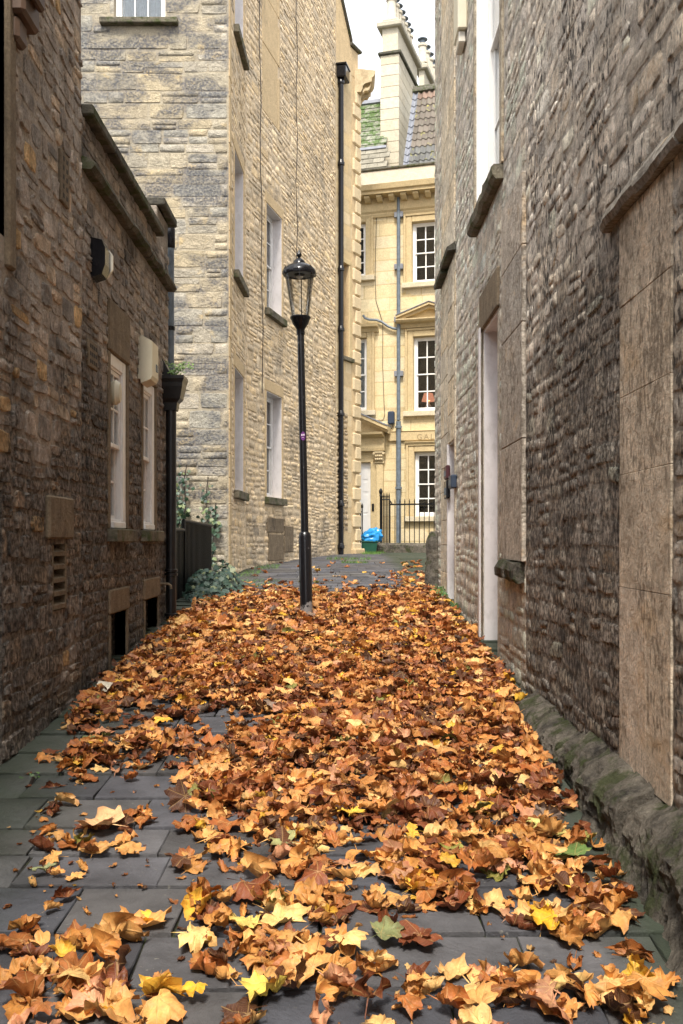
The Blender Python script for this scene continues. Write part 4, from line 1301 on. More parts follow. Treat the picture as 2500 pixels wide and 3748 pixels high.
pts = [WT.pt(*[WT.uv(x, y, .09)[0], .09, WT.uv(x, y, .09)[1]]) for x, y in ((1329, 1154), (1336, 1164), (1352, 1170), (1378, 1171), (1398, 1178), (1420, 1194), (1440, 1202), (1457, 1204))]
MB().tube([tuple(p) for p in pts], .035, 8).build('branch_pipe', M['grey_pipe'], dp, smooth=True)
cp = [WT.pt(WT.uv(x, y, .02)[0], .02, WT.uv(x, y, .02)[1]) for x, y in ((1384, 640), (1378, 800), (1373, 1000), (1376, 1100), (1398, 1172), (1401, 1190), (1401, 1340), (1405, 1460), (1408, 1520), (1402, 1537), (1370, 1539), (1320, 1538))]
mb = MB(); mb.tube([tuple(p) for p in cp], .008, 6); tag(mb.build('cable', M['cable'], None, smooth=True), 'thin loose wire hanging down the golden terrace facade', 'cable')
ab_ = thing('alarm_box', 'small dark blue box fixed beside the grey downpipe above the terrace door', 'box', WT.pt(WT.uv(1434, 1550)[0], .05, zc(1550)))
M['navy'] = plain_mat('navy_plastic', (.03, .045, .075), .4, .1)
a, b_ = WT.uv(1422, 1530)[0], WT.uv(1446, 1530)[0]
WT.mb().box(a, b_, .0, .12, zc(1553), zc(1506), .03).build('cover', M['navy'], ab_)
q0, q1 = WT.uv(1438, 1554, .05), WT.uv(1424, 1578, .05)
MB().tube([tuple(WT.pt(q0[0], .05, q0[1])), tuple(WT.pt(q0[0] - .02, .05, q0[1] - .08)), tuple(WT.pt(q1[0], .05, q1[1]))], .008, 6).build('lead_wire', M['cable'], ab_)

# table lamp shining behind the first-floor window
p = at(1568, 1490, 27.6)
tl = thing('table_lamp', 'lit table lamp with pleated pinkish shade behind the first-floor window', 'lamp', p)
zb_ = CZ + (HY - 1495) * p.y / F
MB().lathe([(.06, -.2), (.08, -.1), (.10, 0), (.09, .06), (.03, .14), (.02, .24)], (p.x, p.y, zb_), 18).build('base', M['curtain'], tl, smooth=True)
M['shade'] = emit_mat('lit_pleated_shade', (.55, .20, .11), .55)
MB().lathe([(.19, .20), (.12, .42)], (p.x, p.y, zb_), 24, cap=False).build('lamp_shade', M['shade'], tl, smooth=True)
M['glow'] = emit_mat('lamp_glow', (1.0, .62, .2), 2.2)
MB().lathe([(.02, .20), (.06, .24), (.02, .30)], (p.x, p.y, zb_), 12).build('light_bulb', M['glow'], tl, smooth=True)
WT.mb().box(WT.uv(1540, 1500, -.7)[0] - .1, WT.uv(1620, 1500, -.7)[0], -1.0, -.5, zb_ - .26, zb_ - .2).build('table_top', M['red_wood'], tl)

# railings on a stone plinth, step railing, recycling box with blue bag
WR_ = 1.05
ra, rb = WT.uv(1428, 1900, WR_)[0], 4.6
zr0 = zg(26)
pl0 = WT.uv(1374, 2000, WR_ + .15)[0]
zpl = WT.uv(1480, 1987, WR_ + .15)[1]
pt_ = thing('railing_plinth', 'low mossy stone kerb under the black terrace railing', 'kerb', WT.pt(pl0 + 1, WR_, zr0))
u_ = pl0
k = 0
while u_ < 4.6:
    e = u_ + R.uniform(.7, 1.0)
    mb = WT.mb(); mb.extrude([(WR_ - .2, zr0 - .05), (WR_ + .16, zr0 - .05), (WR_ + .16, zpl - .06), (WR_ + .11, zpl), (WR_ - .15, zpl), (WR_ - .2, zpl - .05)], u_, e - .006, 6, jit=lumpy(k * 3.3, .02))
    mb.build('kerb_stone', M['plinth'], pt_); u_ = e; k += 1
rl = thing('iron_railing', 'black iron railing with spiked bars in front of the terrace ground-floor window', 'railing', WT.pt(ra, WR_, zpl))
ztp = WT.uv(1480, 1833, WR_)[1]; zrl = WT.uv(1480, 1846, WR_)[1]
def bar(W, u, w, z0, z1, root, r_=.011):
    p = W.pt(u, w, 0)
    MB().lathe([(r_, 0), (r_, z1 - z0 - .09), (r_ * 1.5, z1 - z0 - .085), (r_ * .4, z1 - z0)], (p.x, p.y, z0), 8).build('bar', M['iron'], root, smooth=True)
k = 0
while ra + k * .128 < rb:
    bar(WT, ra + k * .128, WR_, zpl - .03, ztp + .05, rl); k += 1
WT.mb().box(ra - .02, rb, WR_ - .008, WR_ + .008, zrl - .02, zrl + .02).build('rail', M['iron'], rl)
# the return run up to the house by the door
ru, re_ = WT.uv(1398, 1900, WR_)[0], WT.uv(1428, 1900, .25)[0]
pA, pB = WT.pt(ru, WR_ - .0, 0), WT.pt(ra - .02, WR_ + .0, 0)
for k in range(6):
    f_ = k / 5
    q = pA.lerp(pB, f_)
    MB().lathe([(.014, 0), (.014, ztp - zpl + .12), (.02, ztp - zpl + .13), (.004, ztp - zpl + .24)], (q.x, q.y, zpl - .03), 8).build('bar', M['iron'], rl, smooth=True)
MB().tube([tuple(Vector((pA.x, pA.y, zrl + .13))), tuple(Vector((pB.x, pB.y, zrl + .13))), tuple(WT.pt(ra + .06, WR_, zrl))], .016, 8).build('rail', M['iron'], rl, smooth=True)
q = WT.pt(ru - .03, WR_, 0)
MB().lathe([(.028, 0), (.028, 1.22), (.042, 1.24), (.03, 1.27), (.045, 1.31), (.05, 1.35), (.035, 1.40), (.01, 1.43)], (q.x, q.y, zpl - .02), 14).build('post', M['iron'], rl, smooth=True)
q = at(1323, 2000, 25.4)
rl2 = thing('step_railing', 'short black iron railing beside the quoined corner and the white door', 'railing', (q.x, q.y, zg(25.4)))
for k, dx in enumerate((-.06, -.0, .045)):
    MB().lathe([(.016, 0), (.016, 1.15), (.028, 1.17), (.03, 1.21), (.006, 1.28)], (q.x + dx - .02, q.y + k * .16, zg(25.4) - .01), 10).build('bar', M['iron'], rl2, smooth=True)
MB().tube([(q.x - .3, q.y - .1, zg(25.4) + 1.05), (q.x + .03, q.y + .36, zg(25.4) + 1.05)], .016, 8).build('rail', M['iron'], rl2, smooth=True)

M['green_box'] = plain_mat('green_plastic', (.012, .075, .045), .45, .15)
M['blue_bag'] = plain_mat('blue_polythene', (.02, .26, .62), .3, .2, 8, bump=.3)
q = at(1352, 2018, 25.2)
bx = thing('recycling_box', 'dark green recycling box on the ground by the terrace door', 'box', (q.x, q.y, zg(25.2)))
mb = MB(); z0 = zg(25.2)
mb.add([(q.x - .16, q.y - .14, z0), (q.x + .16, q.y - .14, z0), (q.x + .16, q.y + .14, z0), (q.x - .16, q.y + .14, z0), (q.x - .2, q.y - .17, z0 + .27), (q.x + .2, q.y - .17, z0 + .27), (q.x + .2, q.y + .17, z0 + .27), (q.x - .2, q.y + .17, z0 + .27)],
       [(0,3,2,1), (4,5,6,7), (0,1,5,4), (1,2,6,5), (2,3,7,6), (3,0,4,7)]); mb.build('tub', M['green_box'], bx)
MB().box(q.x - .22, q.x + .22, q.y - .19, q.y + .19, z0 + .272, z0 + .30, .01).build('rim', M['green_box'], bx)
# the crumpled bag: one lumpy closed skin
mb = MB(); nu, nv = 40, 22; vv = []
for i in range(nv + 1):
    th = math.pi * i / nv
    for j in range(nu):
        ph = 2 * math.pi * j / nu
        dx, dy, dz = math.sin(th) * math.cos(ph), math.sin(th) * math.sin(ph), math.cos(th)
        s_ = 1 + .32 * mnoise.noise((dx * 2.2, dy * 2.2, dz * 2.2 + 4)) + .22 * abs(mnoise.noise((dx * 5, dy * 5, dz * 5))) + .08 * mnoise.noise((dx * 11, dy * 11, dz * 11))
        vv.append((q.x + .06 + dx * .27 * s_, q.y + dy * .2 * s_, z0 + .43 + dz * (.17 + .05 * dx) * s_ + .04 * dx))
mb.add(vv, [(i*nu+j, i*nu+(j+1) % nu, (i+1)*nu+(j+1) % nu, (i+1)*nu+j) for i in range(nv) for j in range(nu)])
tag(mb.build('plastic_bag', M['blue_bag'], None, smooth=True), 'crumpled bright blue plastic bag on the green recycling box', 'bag')

# ================================================================== right building
t = thing('right_house', 'tall eroded grey rubble house wall along the right side of the alley', 'house', WR.pt(-8, 0, zg(8)))
ZRT = Zr(8.0)
d1 = (-9.20, -8.36, zg(8.7) - .1, Zr(1.93)); wu = (-9.58, -8.15, Zr(3.05), Zr(6.3)); d2 = (-12.12, -11.5, zg(11.8) - .1, Zr(1.14))
RE = -13.95
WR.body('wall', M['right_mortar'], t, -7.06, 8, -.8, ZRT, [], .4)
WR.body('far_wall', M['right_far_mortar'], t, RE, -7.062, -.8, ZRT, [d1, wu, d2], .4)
MB().box(1.72, 8, -8, 13.93, -.8, ZRT).build('house_body', M['right_mortar'], t)
near_p = (-4.66, -3.93, Zr(-1.06), Zr(1.50))
pil = (-7.98, -7.06, Zr(-.16), Zr(2.62))
far_l = (-13.0, -11.36, zg(12) - .1, Zr(3.28)); far_u = (-12.85, -11.42, Zr(3.36), ZRT)
d1s = (-9.32, -8.24, d1[2], Zr(2.28)); wus = (-9.70, -8.02, Zr(2.92), Zr(6.5))
GT = ((.35, .305, .25), (.33, .285, .235), (.37, .32, .26), (.30, .265, .225), (.34, .29, .23), (.39, .34, .275), (.29, .26, .225), (.35, .315, .27))
P = Pieces('stone', STONE_ERODED, M['right_stone'], 'stonework')
hr = [near_p, pil, far_l, far_u, d1s, wus, d2, (-4.8, -3.4, Zr(1.5), Zr(1.62))]
zlo = lambda u: max(zg(-u) - .05, Zr(-1.06) if u > -6.7 else -9)
zhi = lambda u: Zr(.60 * -u + .5)
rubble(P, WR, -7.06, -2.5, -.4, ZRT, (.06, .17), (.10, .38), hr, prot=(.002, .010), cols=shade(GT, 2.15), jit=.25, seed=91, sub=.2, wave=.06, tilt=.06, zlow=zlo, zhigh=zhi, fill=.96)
P3 = Pieces('stone', STONE_ERODED, M['right_far_stone'], 'stonework')
rubble(P3, WR, RE, -7.062, -.4, ZRT, (.06, .17), (.10, .38), hr, prot=(.002, .010), cols=shade(GT, 2.5), jit=.2, seed=92, sub=.2, wave=.06, tilt=.06, zlow=zlo, zhigh=zhi, fill=.96)
allp = sorted([(i[0], 0) for i in P.items] + [(i[0], 1) for i in P3.items], reverse=True)
n_g = sum(1 for q in allp[:300] if q[1] == 0)
P.flush(t, n_g); P3.flush(t, 300 - n_g)
ASHR = ((.74, .62, .48), (.72, .60, .46), (.75, .63, .50))
AL = [grid_stone(500 + i, jag=.012, rnd=.06, edge=.03) for i in range(8)]
def ashlar(rect, courses, split, proud, seed, name='ashlar_block', mat='right_ashlar', cols_=ASHR, gap=.005):
    r = random.Random(seed)
    a, b_, c_, d_ = rect
    zs = courses
    for i, (z0, z1_) in enumerate(zip(zs, zs[1:])):
        us = [a] + sorted(r.uniform(a + .25 * (b_ - a), b_ - .25 * (b_ - a)) for _ in range(split if i % 2 == 0 else max(0, split - 1))) + [b_]
        for p, q in zip(us, us[1:]):
            if q - p < .12: continue
            mb = WR.mb(); mb.box(p + gap / 2, q - gap / 2, -.05, proud + r.uniform(-.001, .002), z0 + gap / 2, z1_ - gap / 2, min(.012, gap))
            o = mb.build(name, M[mat], t); k = r.uniform(.95, 1.05); bc = r.choice(cols_); o.color = (bc[0] * k, bc[1] * k, bc[2] * k, 1)
ashlar(near_p, [Zr(-1.06), Zr(-.22), Zr(.30), Zr(.66), Zr(1.08), Zr(1.495)], 1, .009, 5, gap=.002)
# weathered hood band over the ashlar panel
u_ = -4.86; k = 0
while u_ < -3.3:
    e = min(u_ + .55, -3.3)
    mb = WR.mb(); mb.extrude([(-.03, Zr(1.50)), (.045, Zr(1.50)), (.06, Zr(1.53)), (.05, Zr(1.57)), (.02, Zr(1.61)), (-.03, Zr(1.62))], u_, e, 6, jit=lumpy(k * 5.1 + 2, .018))
    o = mb.build('hood_band', M['right_ashlar'], t); o.color = (.34, .31, .27, 1); u_ = e; k += 1
GREYP = ((.50, .44, .37), (.53, .46, .38), (.47, .42, .36))
ashlar((pil[0], pil[1], 0, 0), [Zr(-.16), Zr(.72), Zr(1.55), Zr(2.1), Zr(2.62)], 0, .03, 6, 'pilaster_block', cols_=GREYP)
for k in range(2):      # broken corbel under it
    mb = WR.mb(); mb.extrude([(-.03, Zr(-.31)), (.05, Zr(-.31)), (.085, Zr(-.28)), (.095, Zr(-.22)), (.07, Zr(-.165)), (-.03, Zr(-.162))], -7.95 + k * .42, -7.54 + k * .42, 7, jit=lumpy(k * 4 + 9, .025))
    mb.build('corbel', M['plinth'], t)
zz = [far_l[2]]
while zz[-1] < Zr(3.0): zz.append(zz[-1] + R.uniform(.3, .42))
PALE = ((.72, .62, .47), (.68, .59, .45), (.74, .65, .50), (.64, .56, .44), (.74, .61, .43))
for (a, b_) in ((-13.0, -12.14), (-11.48, -11.36)):
    ashlar((a, b_, 0, 0), zz + [Zr(3.27)], 1 if b_ - a > .4 else 0, .012, 7 + int(-b_), cols_=PALE)
ashlar((-12.13, -11.49, 0, 0), [Zr(1.16), Zr(1.5), Zr(1.9), Zr(2.3), Zr(2.75), Zr(3.27)], 1, .014, 9, cols_=PALE)
mb = WR.mb(); mb.extrude([(-.02, Zr(3.28)), (.10, Zr(3.26)), (.11, Zr(3.30)), (.02, Zr(3.36))], -13.0, -12.2); mb.build('hood_mould', M['coping'], t)
mb = WR.mb(); mb.extrude([(-.02, Zr(3.32)), (.10, Zr(3.30)), (.11, Zr(3.34)), (.02, Zr(3.40))], -12.19, -11.36); mb.build('hood_mould', M['coping'], t)
zz = [Zr(3.42)]
while zz[-1] < ZRT: zz.append(zz[-1] + R.uniform(.34, .6))
ashlar((far_u[0], far_u[1], 0, 0), zz, 1, .02, 12, cols_=PALE)
# doorway: stone frame, white reveal, recessed door
a, b_, c_, d_ = d1
for (p, q, e, f_) in ((a - .12, a - .002, c_, d_), (b_ + .002, b_ + .12, c_, d_)):
    ashlar((p, q, 0, 0), [c_ + (d_ - c_) * i / 4 for i in range(5)], 0, .02, 15, 'jamb', cols_=GREYP)
WR.mb().box(a - .12, b_ + .12, -.08, .024, d_ + .003, d_ + .34, .012).build('lintel', M['dressed'], t)
WR.mb().box(a - .0005, a + .02, -.26, -.006, c_ + .02, d_ - .002, .003).build('reveal_lining', M['lilac'], t)
WR.mb().box(b_ - .02, b_ + .0005, -.26, -.006, c_ + .02, d_ - .002, .003).build('reveal_lining', M['lilac'], t)
WR.mb().box(a + .021, b_ - .021, -.26, -.006, d_ - .02, d_ + .0005, .003).build('reveal_lining', M['lilac'], t)
WR.mb().box(a + .021, b_ - .021, -.30, -.262, c_, d_ - .021).build('door', M['white'], t)
WR.mb().box(a - .10, a - .0, .022, .036, c_ + .02, d_ + .03, .004).build('door_architrave', M['lilac'], t)
# second doorway
a, b_, c_, d_ = d2
WR.mb().box(a - .0005, a + .02, -.30, .014, c_ + .02, d_ - .002, .003).build('reveal_lining', M['lilac'], t)
WR.mb().box(a - .08, a - .001, -.05, .02, c_ + .02, d_ + .02, .003).build('door_architrave', M['lilac'], t)
WR.mb().box(a + .021, b_ - .0, -.34, -.301, c_, d_ - .002).build('door', M['white'], t)
# upper window
a, b_, c_, d_ = wu
WR.mb().box(a - .0005, a + .02, -.2, .012, c_ + .002, d_ - .002, .003).build('reveal_lining', M['white_clean'], t)
WR.mb().box(a - .10, a - .001, -.05, .03, c_, d_, .006).build('jamb', M['right_ashlar'], t).color = (.42, .36, .27, 1)
WR.mb().box(b_ + .001, b_ + .12, -.05, .02, c_, d_, .006).build('jamb', M['right_ashlar'], t).color = (.42, .36, .27, 1)
sash_window(WR, t, a + .021, b_ - .003, c_ + .002, d_ - .002, .10, M['white_clean'], 2, (2, 2))
mb = WR.mb(); mb.extrude([(-.02, c_ - .12), (.07, c_ - .12), (.10, c_ - .09), (.105, c_ - .03), (.08, c_ - .004), (-.02, c_ - .003)], -9.66, -8.05, 18, jit=lumpy(31, .02)); mb.build('window_sill', M['sill_dark'], t)
# heavy rounded plinth
prof = [(.0, .11), (.05, .085), (.10, .055), (.15, .02), (.18, -.015), (.185, -.06), (.175, -.10), (.175, -.14), (.20, -.20), (.255, -.33), (.27, -.75), (-.05, -.75), (-.05, .11)]
u_ = -6.75; k = 0
while u_ < -1.2:
    e = min(u_ + R.uniform(.5, .85), -1.2)
    zt2 = Zr(-1.13 + R.uniform(-.015, .015))
    so = R.uniform(-.035, .03)
    seed_ = k * 3.7
    def jit(a, w, z, seed_=seed_, so=so, u0=u_, e0=e):
        endr = min(a - u0, e0 - a) / .05
        rd = .018 * max(0, 1 - endr)
        q = mnoise.noise((a * 4.5, z * 5, seed_)) * .022 + mnoise.noise((a * 13, z * 13, seed_ + 2)) * .022 + mnoise.noise((a * 31, z * 31, seed_ + 4)) * .022
        k_ = 1 if w > .02 else 0
        return (a, w + (q + so) * k_ - rd * k_, z + k_ * mnoise.noise((a * 6, w * 9, seed_ + 7)) * .03)
    fine = []
    for (p, q) in zip(prof[:-2], prof[1:-2] ):
        fine += [p, ((p[0] + q[0]) / 2, (p[1] + q[1]) / 2)]
    fine += prof[-3:]
    mb = WR.mb(); mb.extrude([(p[0], zt2 + p[1]) for p in fine], u_ + .011, e - .011, 36, jit=jit)
    mb.build('plinth_stone', M['plinth'], t, smooth=False)
    u_ = e; k += 1
# alarm box and intercoms on the right wall
bx = thing('white_alarm_box', 'pale box high on the right wall beside the upper window', 'box', WR.pt(-10.4, .02, Zr(5.2)))
WR.mb().box(-10.75, -10.35, .0, .10, Zr(5.32), Zr(6.1), .012).build('cover', M['cream'], bx)
WR.mb().box(-10.70, -10.40, .012, .085, Zr(5.2), Zr(5.318), .01).build('lower_lens', M['lens'], bx)
M['maroon'] = plain_mat('maroon_plastic', (.06, .015, .02), .4, .1)
for nm, lab, rc, mt in (('door_sign', 'small maroon plate beside the second white doorway on the right', (1633, 1708, 1642, 1752), 'maroon'),
                        ('entry_phone', 'slim black entry panel below the maroon plate on the right wall', (1633, 1762, 1642, 1824), 'black'),
                        ('key_safe', 'small rounded dark key safe nearest to the camera by the second doorway', (1657, 1742, 1667, 1786), 'navy')):
    a, b_, c_, d_ = WR.rect(*rc, .02)
    w_ = .05 if nm != 'key_safe' else .07
    o_ = thing(nm, lab, 'intercom' if nm == 'entry_phone' else 'sign' if nm == 'door_sign' else 'key safe', WR.pt(a, .0, c_))
    WR.mb().box(a, b_, .0, w_, c_, d_, .012).build('case', M[mt], o_)
    WR.mb().box(a + (b_ - a) * .2, b_ - (b_ - a) * .2, w_ + .0005, w_ + .006, c_ + (d_ - c_) * .2, d_ - (d_ - c_) * .4, .002).build('front_plate', M['grey_pipe'], o_)
# guard stone at the far corner
mb = MB(); nu, nv = 14, 12; vv = []
gx, gd = 1.27, 13.62
for i in range(nv + 1):
    h = .78 * i / nv
    for j in range(nu):
        ph = 2 * math.pi * j / nu
        s_ = (1 - .25 * (i / nv) - (.35 if i == nv else .1 if i == nv - 1 else 0)) * (1 + .22 * mnoise.noise((math.cos(ph) * 1.5, math.sin(ph) * 1.5, h * 4)))
        vv.append((gx + .13 * s_ * math.cos(ph), gd + .22 * s_ * math.sin(ph), zg(gd) - .03 + h))
mb.add(vv, [(i*nu+j, i*nu+(j+1) % nu, (i+1)*nu+(j+1) % nu, (i+1)*nu+j) for i in range(nv) for j in range(nu)] + [tuple(nv*nu + j for j in range(nu))])
tag(mb.build('guard_stone', M['plinth'], None, smooth=True), 'worn lumpy guard stone at the foot of the right house far corner', 'guard stone')

# ================================================================== street lamp
LX, LD = at(1122, 2260, 10.5).x, 10.5
lz = zg(LD)
t = thing('street_lamp', 'black street lamp post with tapered glass lantern standing in the leaves', 'street lamp', (LX, LD, lz))
ln = (-.0205, 0)
hh = lambda y: (2262 - y) / 347.0
m, nt, b, out = new_mat('chipped_black_paint'); N = NT(nt)
sz = N.n('ShaderNodeSeparateXYZ'); ge = N.n('ShaderNodeNewGeometry'); N.l(ge.outputs['Position'], sz.inputs[0])
lowz = N.math('MULTIPLY', N.math('SUBTRACT', lz + .24, sz.outputs['Z']), 5.0)
ch_ = N.ramp(N.math('ADD', lowz, N.math('MULTIPLY', N.math('SUBTRACT', N.noise(N.pos(), 14, 6, .65), .5), 3.0)), [(.35, 0.0), (.5, 1.0)])
ch2 = N.ramp(N.noise(N.pos((1, 1, .6)), 24, 4, .6), [(.70, 0.0), (.73, .8)])
c = N.mix(N.math('MAXIMUM', ch_, ch2), (.006, .006, .008), (.20, .19, .19))
N.l(c, b.inputs['Base Color']); b.inputs['Roughness'].default_value = .3; b.inputs['Coat Weight'].default_value = .3
M['post'] = m
o3 = (LX, LD, lz)
MB().lathe([(.066, -.02), (.067, hh(1965)), (.060, hh(1952)), (.045, hh(1946))], o3, 28, ln).build('post_base', M['post'], t, smooth=True)
MB().lathe([(.041, hh(1947)), (.037, hh(1222))], o3, 28, ln).build('shaft', M['post'], t, smooth=True)
MB().lathe([(.045, hh(1224)), (.043, hh(1206)), (.048, hh(1203)), (.085, hh(1184)), (.096, hh(1172)), (.108, hh(1166)), (.11, hh(1161)), (.104, hh(1158)), (.02, hh(1160))], o3, 32, ln).build('bowl', M['black'], t, smooth=True)
gl = MB().lathe([(.092, hh(1161)), (.155, hh(1006))], o3, 40, ln, cap=False)
gl.lathe([(.089, hh(1161)), (.152, hh(1006))], o3, 40, ln, cap=False)
gl.build('lantern_glass', M['lamp_glass'], t, smooth=True, fix=False)
can = MB().lathe([(.150, hh(1006)), (.172, hh(1008)), (.178, hh(1002)), (.176, hh(994)), (.160, hh(984)), (.125, hh(973)), (.085, hh(967)), (.068, hh(965)), (.064, hh(961)), (.052, hh(953)), (.030, hh(947)), (.014, hh(944)), (.014, hh(942))], o3, 40, ln, cap=False).build('canopy', M['black'], t, smooth=True)
MB().lathe([(.151, hh(1004.5)), (.0, hh(1003))], o3, 32, ln, cap=False).build('canopy_soffit', M['grey_pipe'], t, smooth=True)
MB().lathe([(.055, hh(1004)), (.052, hh(1009)), (.04, hh(1012))], o3, 24, ln, cap=False).build('lamp_holder', M['black'], t, smooth=True)
MB().lathe([(.040, hh(1010)), (.034, hh(1016)), (.016, hh(1019)), (.0, hh(1020))], o3, 24, ln, cap=False).build('bulb', M['bulb'], t, smooth=True)
MB().lathe([(.012, hh(945)), (.015, hh(941)), (.026, hh(936)), (.027, hh(932)), (.024, hh(929)), (.018, hh(924)), (.010, hh(918)), (.007, hh(914)), (.002, hh(913))], o3, 20, ln).build('finial', M['black'], t, smooth=True)
for k in range(3):
    a_ = math.radians((205, 330, 85)[k])
    for h0, h1, r0, r1 in ((hh(1161), hh(1006), .088, .148),):
        MB().tube([(LX + ln[0]*h0 + r0*math.cos(a_), LD + r0*math.sin(a_), lz + h0), (LX + ln[0]*h1 + r1*math.cos(a_), LD + r1*math.sin(a_), lz + h1)], .005, 8).build('glazing_rod', M['black'], t, smooth=True)
for k in range(6):
    a_ = math.radians(20 + 60 * k); h0 = hh(1000); rr_ = .176
    c_, s_ = math.cos(a_), math.sin(a_)
    mb = MB()
    pts = []
    for (dr_, dh, wd) in ((.006, -.02, .026), (.006, .012, .026), (-.012, .05, .012), (-.022, .064, .002)):
        for sg in (-1, 1):
            pts.append((LX + ln[0]*h0 + (rr_ + dr_)*c_ - sg*wd*s_, LD + (rr_ + dr_)*s_ + sg*wd*c_, lz + h0 + dh))
    n0 = len(pts)
    pts += [(p[0] - .012 * c_, p[1] - .012 * s_, p[2] - .004) for p in pts]
    ff = [(0,1,3,2), (2,3,5,4), (4,5,7,6)]
    ff += [tuple(i + n0 for i in f[::-1]) for f in ff] + [(0,2,2+n0,n0), (2,4,4+n0,2+n0), (4,6,6+n0,4+n0), (1,1+n0,3+n0,3), (3,3+n0,5+n0,5), (5,5+n0,7+n0,7), (6,7,7+n0,6+n0), (0,n0,1+n0,1)]
    mb.add(pts, ff); mb.build('canopy_lug', M['black'], can)
# round purple sticker with a scrawled face
M['purple'] = plain_mat('purple_sticker', (.12, .02, .16), .5, .1)
M['sticker_white'] = plain_mat('sticker_print', (.6, .5, .62), .5, .1)
def decal(name, cx_, cy_, rx, rz, mat, parent, off):
    mb = MB(); vv = []
    h = hh(cy_); rad = .0395 + off
    for i in range(20):
        a_ = 2 * math.pi * i / 20
        dx, dz = cx_ + rx * math.cos(a_), rz * math.sin(a_)
        an = dx / rad
        vv.append((LX + ln[0]*h + rad*math.sin(an), LD - rad*math.cos(an), lz + h + dz))
    an = cx_ / rad
    vv.append((LX + ln[0]*h + rad*math.sin(an), LD - rad*math.cos(an), lz + h))
    mb.add(vv, [(i, (i+1) % 20, 20) for i in range(20)])
    return mb.build(name, M[mat], parent, fix=False)
st = decal('sticker', .004, 1597, .026, .047, 'purple', t, .0012)
decal('sticker_eye', -.008, 1593, .009, .011, 'sticker_white', st, .002)
decal('sticker_eye', .014, 1592, .009, .011, 'sticker_white', st, .002)
decal('sticker_eye', .003, 1602, .010, .003, 'sticker_white', st, .002)

# ================================================================== black railing, ivy, plants
t = thing('yard_railing', 'black close-barred yard railing below the grey gable with ivy around it', 'railing', (-1.9, 12.6, zg(12.6)))
ga, gb, gc = at(632, 2100, 11.7), at(672, 2100, 12.4), at(772, 2100, 14.2)
def run(pA, pB, zA, zB, n):
    for i in range(n):
        f_ = i / (n - 1)
        x, y = pA.x + (pB.x - pA.x) * f_, pA.y + (pB.y - pA.y) * f_
        zt = zA + (zB - zA) * f_
        MB().box(x - .009, x + .009, y - .012, y + .012, zg(y) - .02, zt).build('bar', M['iron'], t)
    MB().tube([(pA.x, pA.y, zA), (pB.x, pB.y, zB)], .022, 8).build('rail', M['iron'], t, smooth=True)
    MB().add([(pA.x - .03, pA.y, zg(pA.y)), (pB.x - .03, pB.y, zg(pB.y)), (pB.x - .03, pB.y, zB), (pA.x - .03, pA.y, zA)], [(0, 1, 2, 3)]).build('back_sheet', M['iron'], t)
run(ga, gb, Zr(.12), Zr(.12), 9)
run(gb, gc, Zr(.24), Zr(.20), 24)
MB().tube([(gb.x, gb.y, Zr(.12)), (gb.x, gb.y, Zr(.24))], .022, 8).build('rail', M['iron'], t)

def leaf_flat(outline, curl=.15, seed=0):
    r = random.Random(seed)
    n = len(outline)
    v = [(0, 0, 0)]
    for (x, y) in outline:
        v.append((x, y, -curl * (x * x + y * y) + r.uniform(-.06, .06)))
    return np.array(v), [(0, 1 + i, 1 + (i + 1) % n) for i in range(n)]
IVY = [(0, 1), (.22, .62), (.55, .55), (.40, .25), (.72, .0), (.35, -.15), (.12, -.35), (-.12, -.35), (-.35, -.15), (-.72, 0), (-.40, .25), (-.55, .55), (-.22, .62)]
IVYS = [leaf_flat(IVY, .2, i) for i in range(5)]
def leaf_mat(name, rim=None):
    m, nt, b, out = new_mat(name); N = NT(nt)
    c = N.piece_colour()
    c = N.mix(1.0, c, N.ramp(N.noise(N.pos(), 40, 4, .6), [(.3, .7), (.7, 1.3)]), 'MULTIPLY')
    N.l(c, b.inputs['Base Color']); b.inputs['Roughness'].default_value = .5
    return m
M['ivy'] = leaf_mat('ivy_leaf')
IVC = ((.028, .065, .036), (.04, .08, .045), (.022, .05, .034), (.035, .075, .03), (.03, .07, .035), (.16, .20, .08))
def rot_to(normal, yaw):
    q = Vector(normal).to_track_quat('Z', 'Y').to_matrix().to_4x4()
    return q @ Matrix.Rotation(yaw, 4, 'Z')
def ivy_climb(stems, label, seed):
    r = random.Random(seed)
    base = at(*stems[0][0], 14.9)
    root = thing('climbing_ivy', label, 'ivy', (base.x, base.y, zg(14.9)))
    P = Pieces('leaf', IVYS, M['ivy'], 'foliage')
    for st_ in stems:
        pts = [at(x + 3 * math.sin(i * 2.3), y, 14.93) for i, (x, y) in enumerate(st_)]
        MB().tube([tuple(p) for p in pts], .008, 6).build('stem', M['cable'], root, smooth=True)
        tot = len(pts) - 1
        n = int(sum((pts[i+1] - pts[i]).length for i in range(tot)) * 44)
        for k in range(n):
            f_ = (k / n) ** 1.0 * .86
            i = min(int(f_ * tot), tot - 1); p = pts[i].lerp(pts[i+1], f_ * tot - i)
            p = p + Vector((r.gauss(0, .05), -r.uniform(.01, .07), r.gauss(0, .03)))
            s_ = r.uniform(.040, .075) * (1 - .4 * f_)
            A = Matrix.Translation(p) @ rot_to((r.gauss(0, .4), -1, r.gauss(.4, .4)), r.uniform(2.2, 4.1)) @ Matrix.Scale(s_, 4)
            P.put(k, A, r.choice(IVC), s_)
    P.flush(root, 120)
ivy_climb([[(652, 1960), (650, 1860), (642, 1780), (637, 1640)], [(672, 1920), (678, 1850), (676, 1760), (682, 1700)]], 'variegated ivy climbing the grey gable beside the black downpipe', 1)
ivy_climb([[(775, 2070), (778, 1990), (790, 1900), (786, 1850)], [(765, 1920), (752, 1880), (758, 1810), (760, 1745)], [(790, 1960), (786, 1900), (793, 1840)]], 'variegated ivy climbing the grey gable corner right of the yard railing', 2)
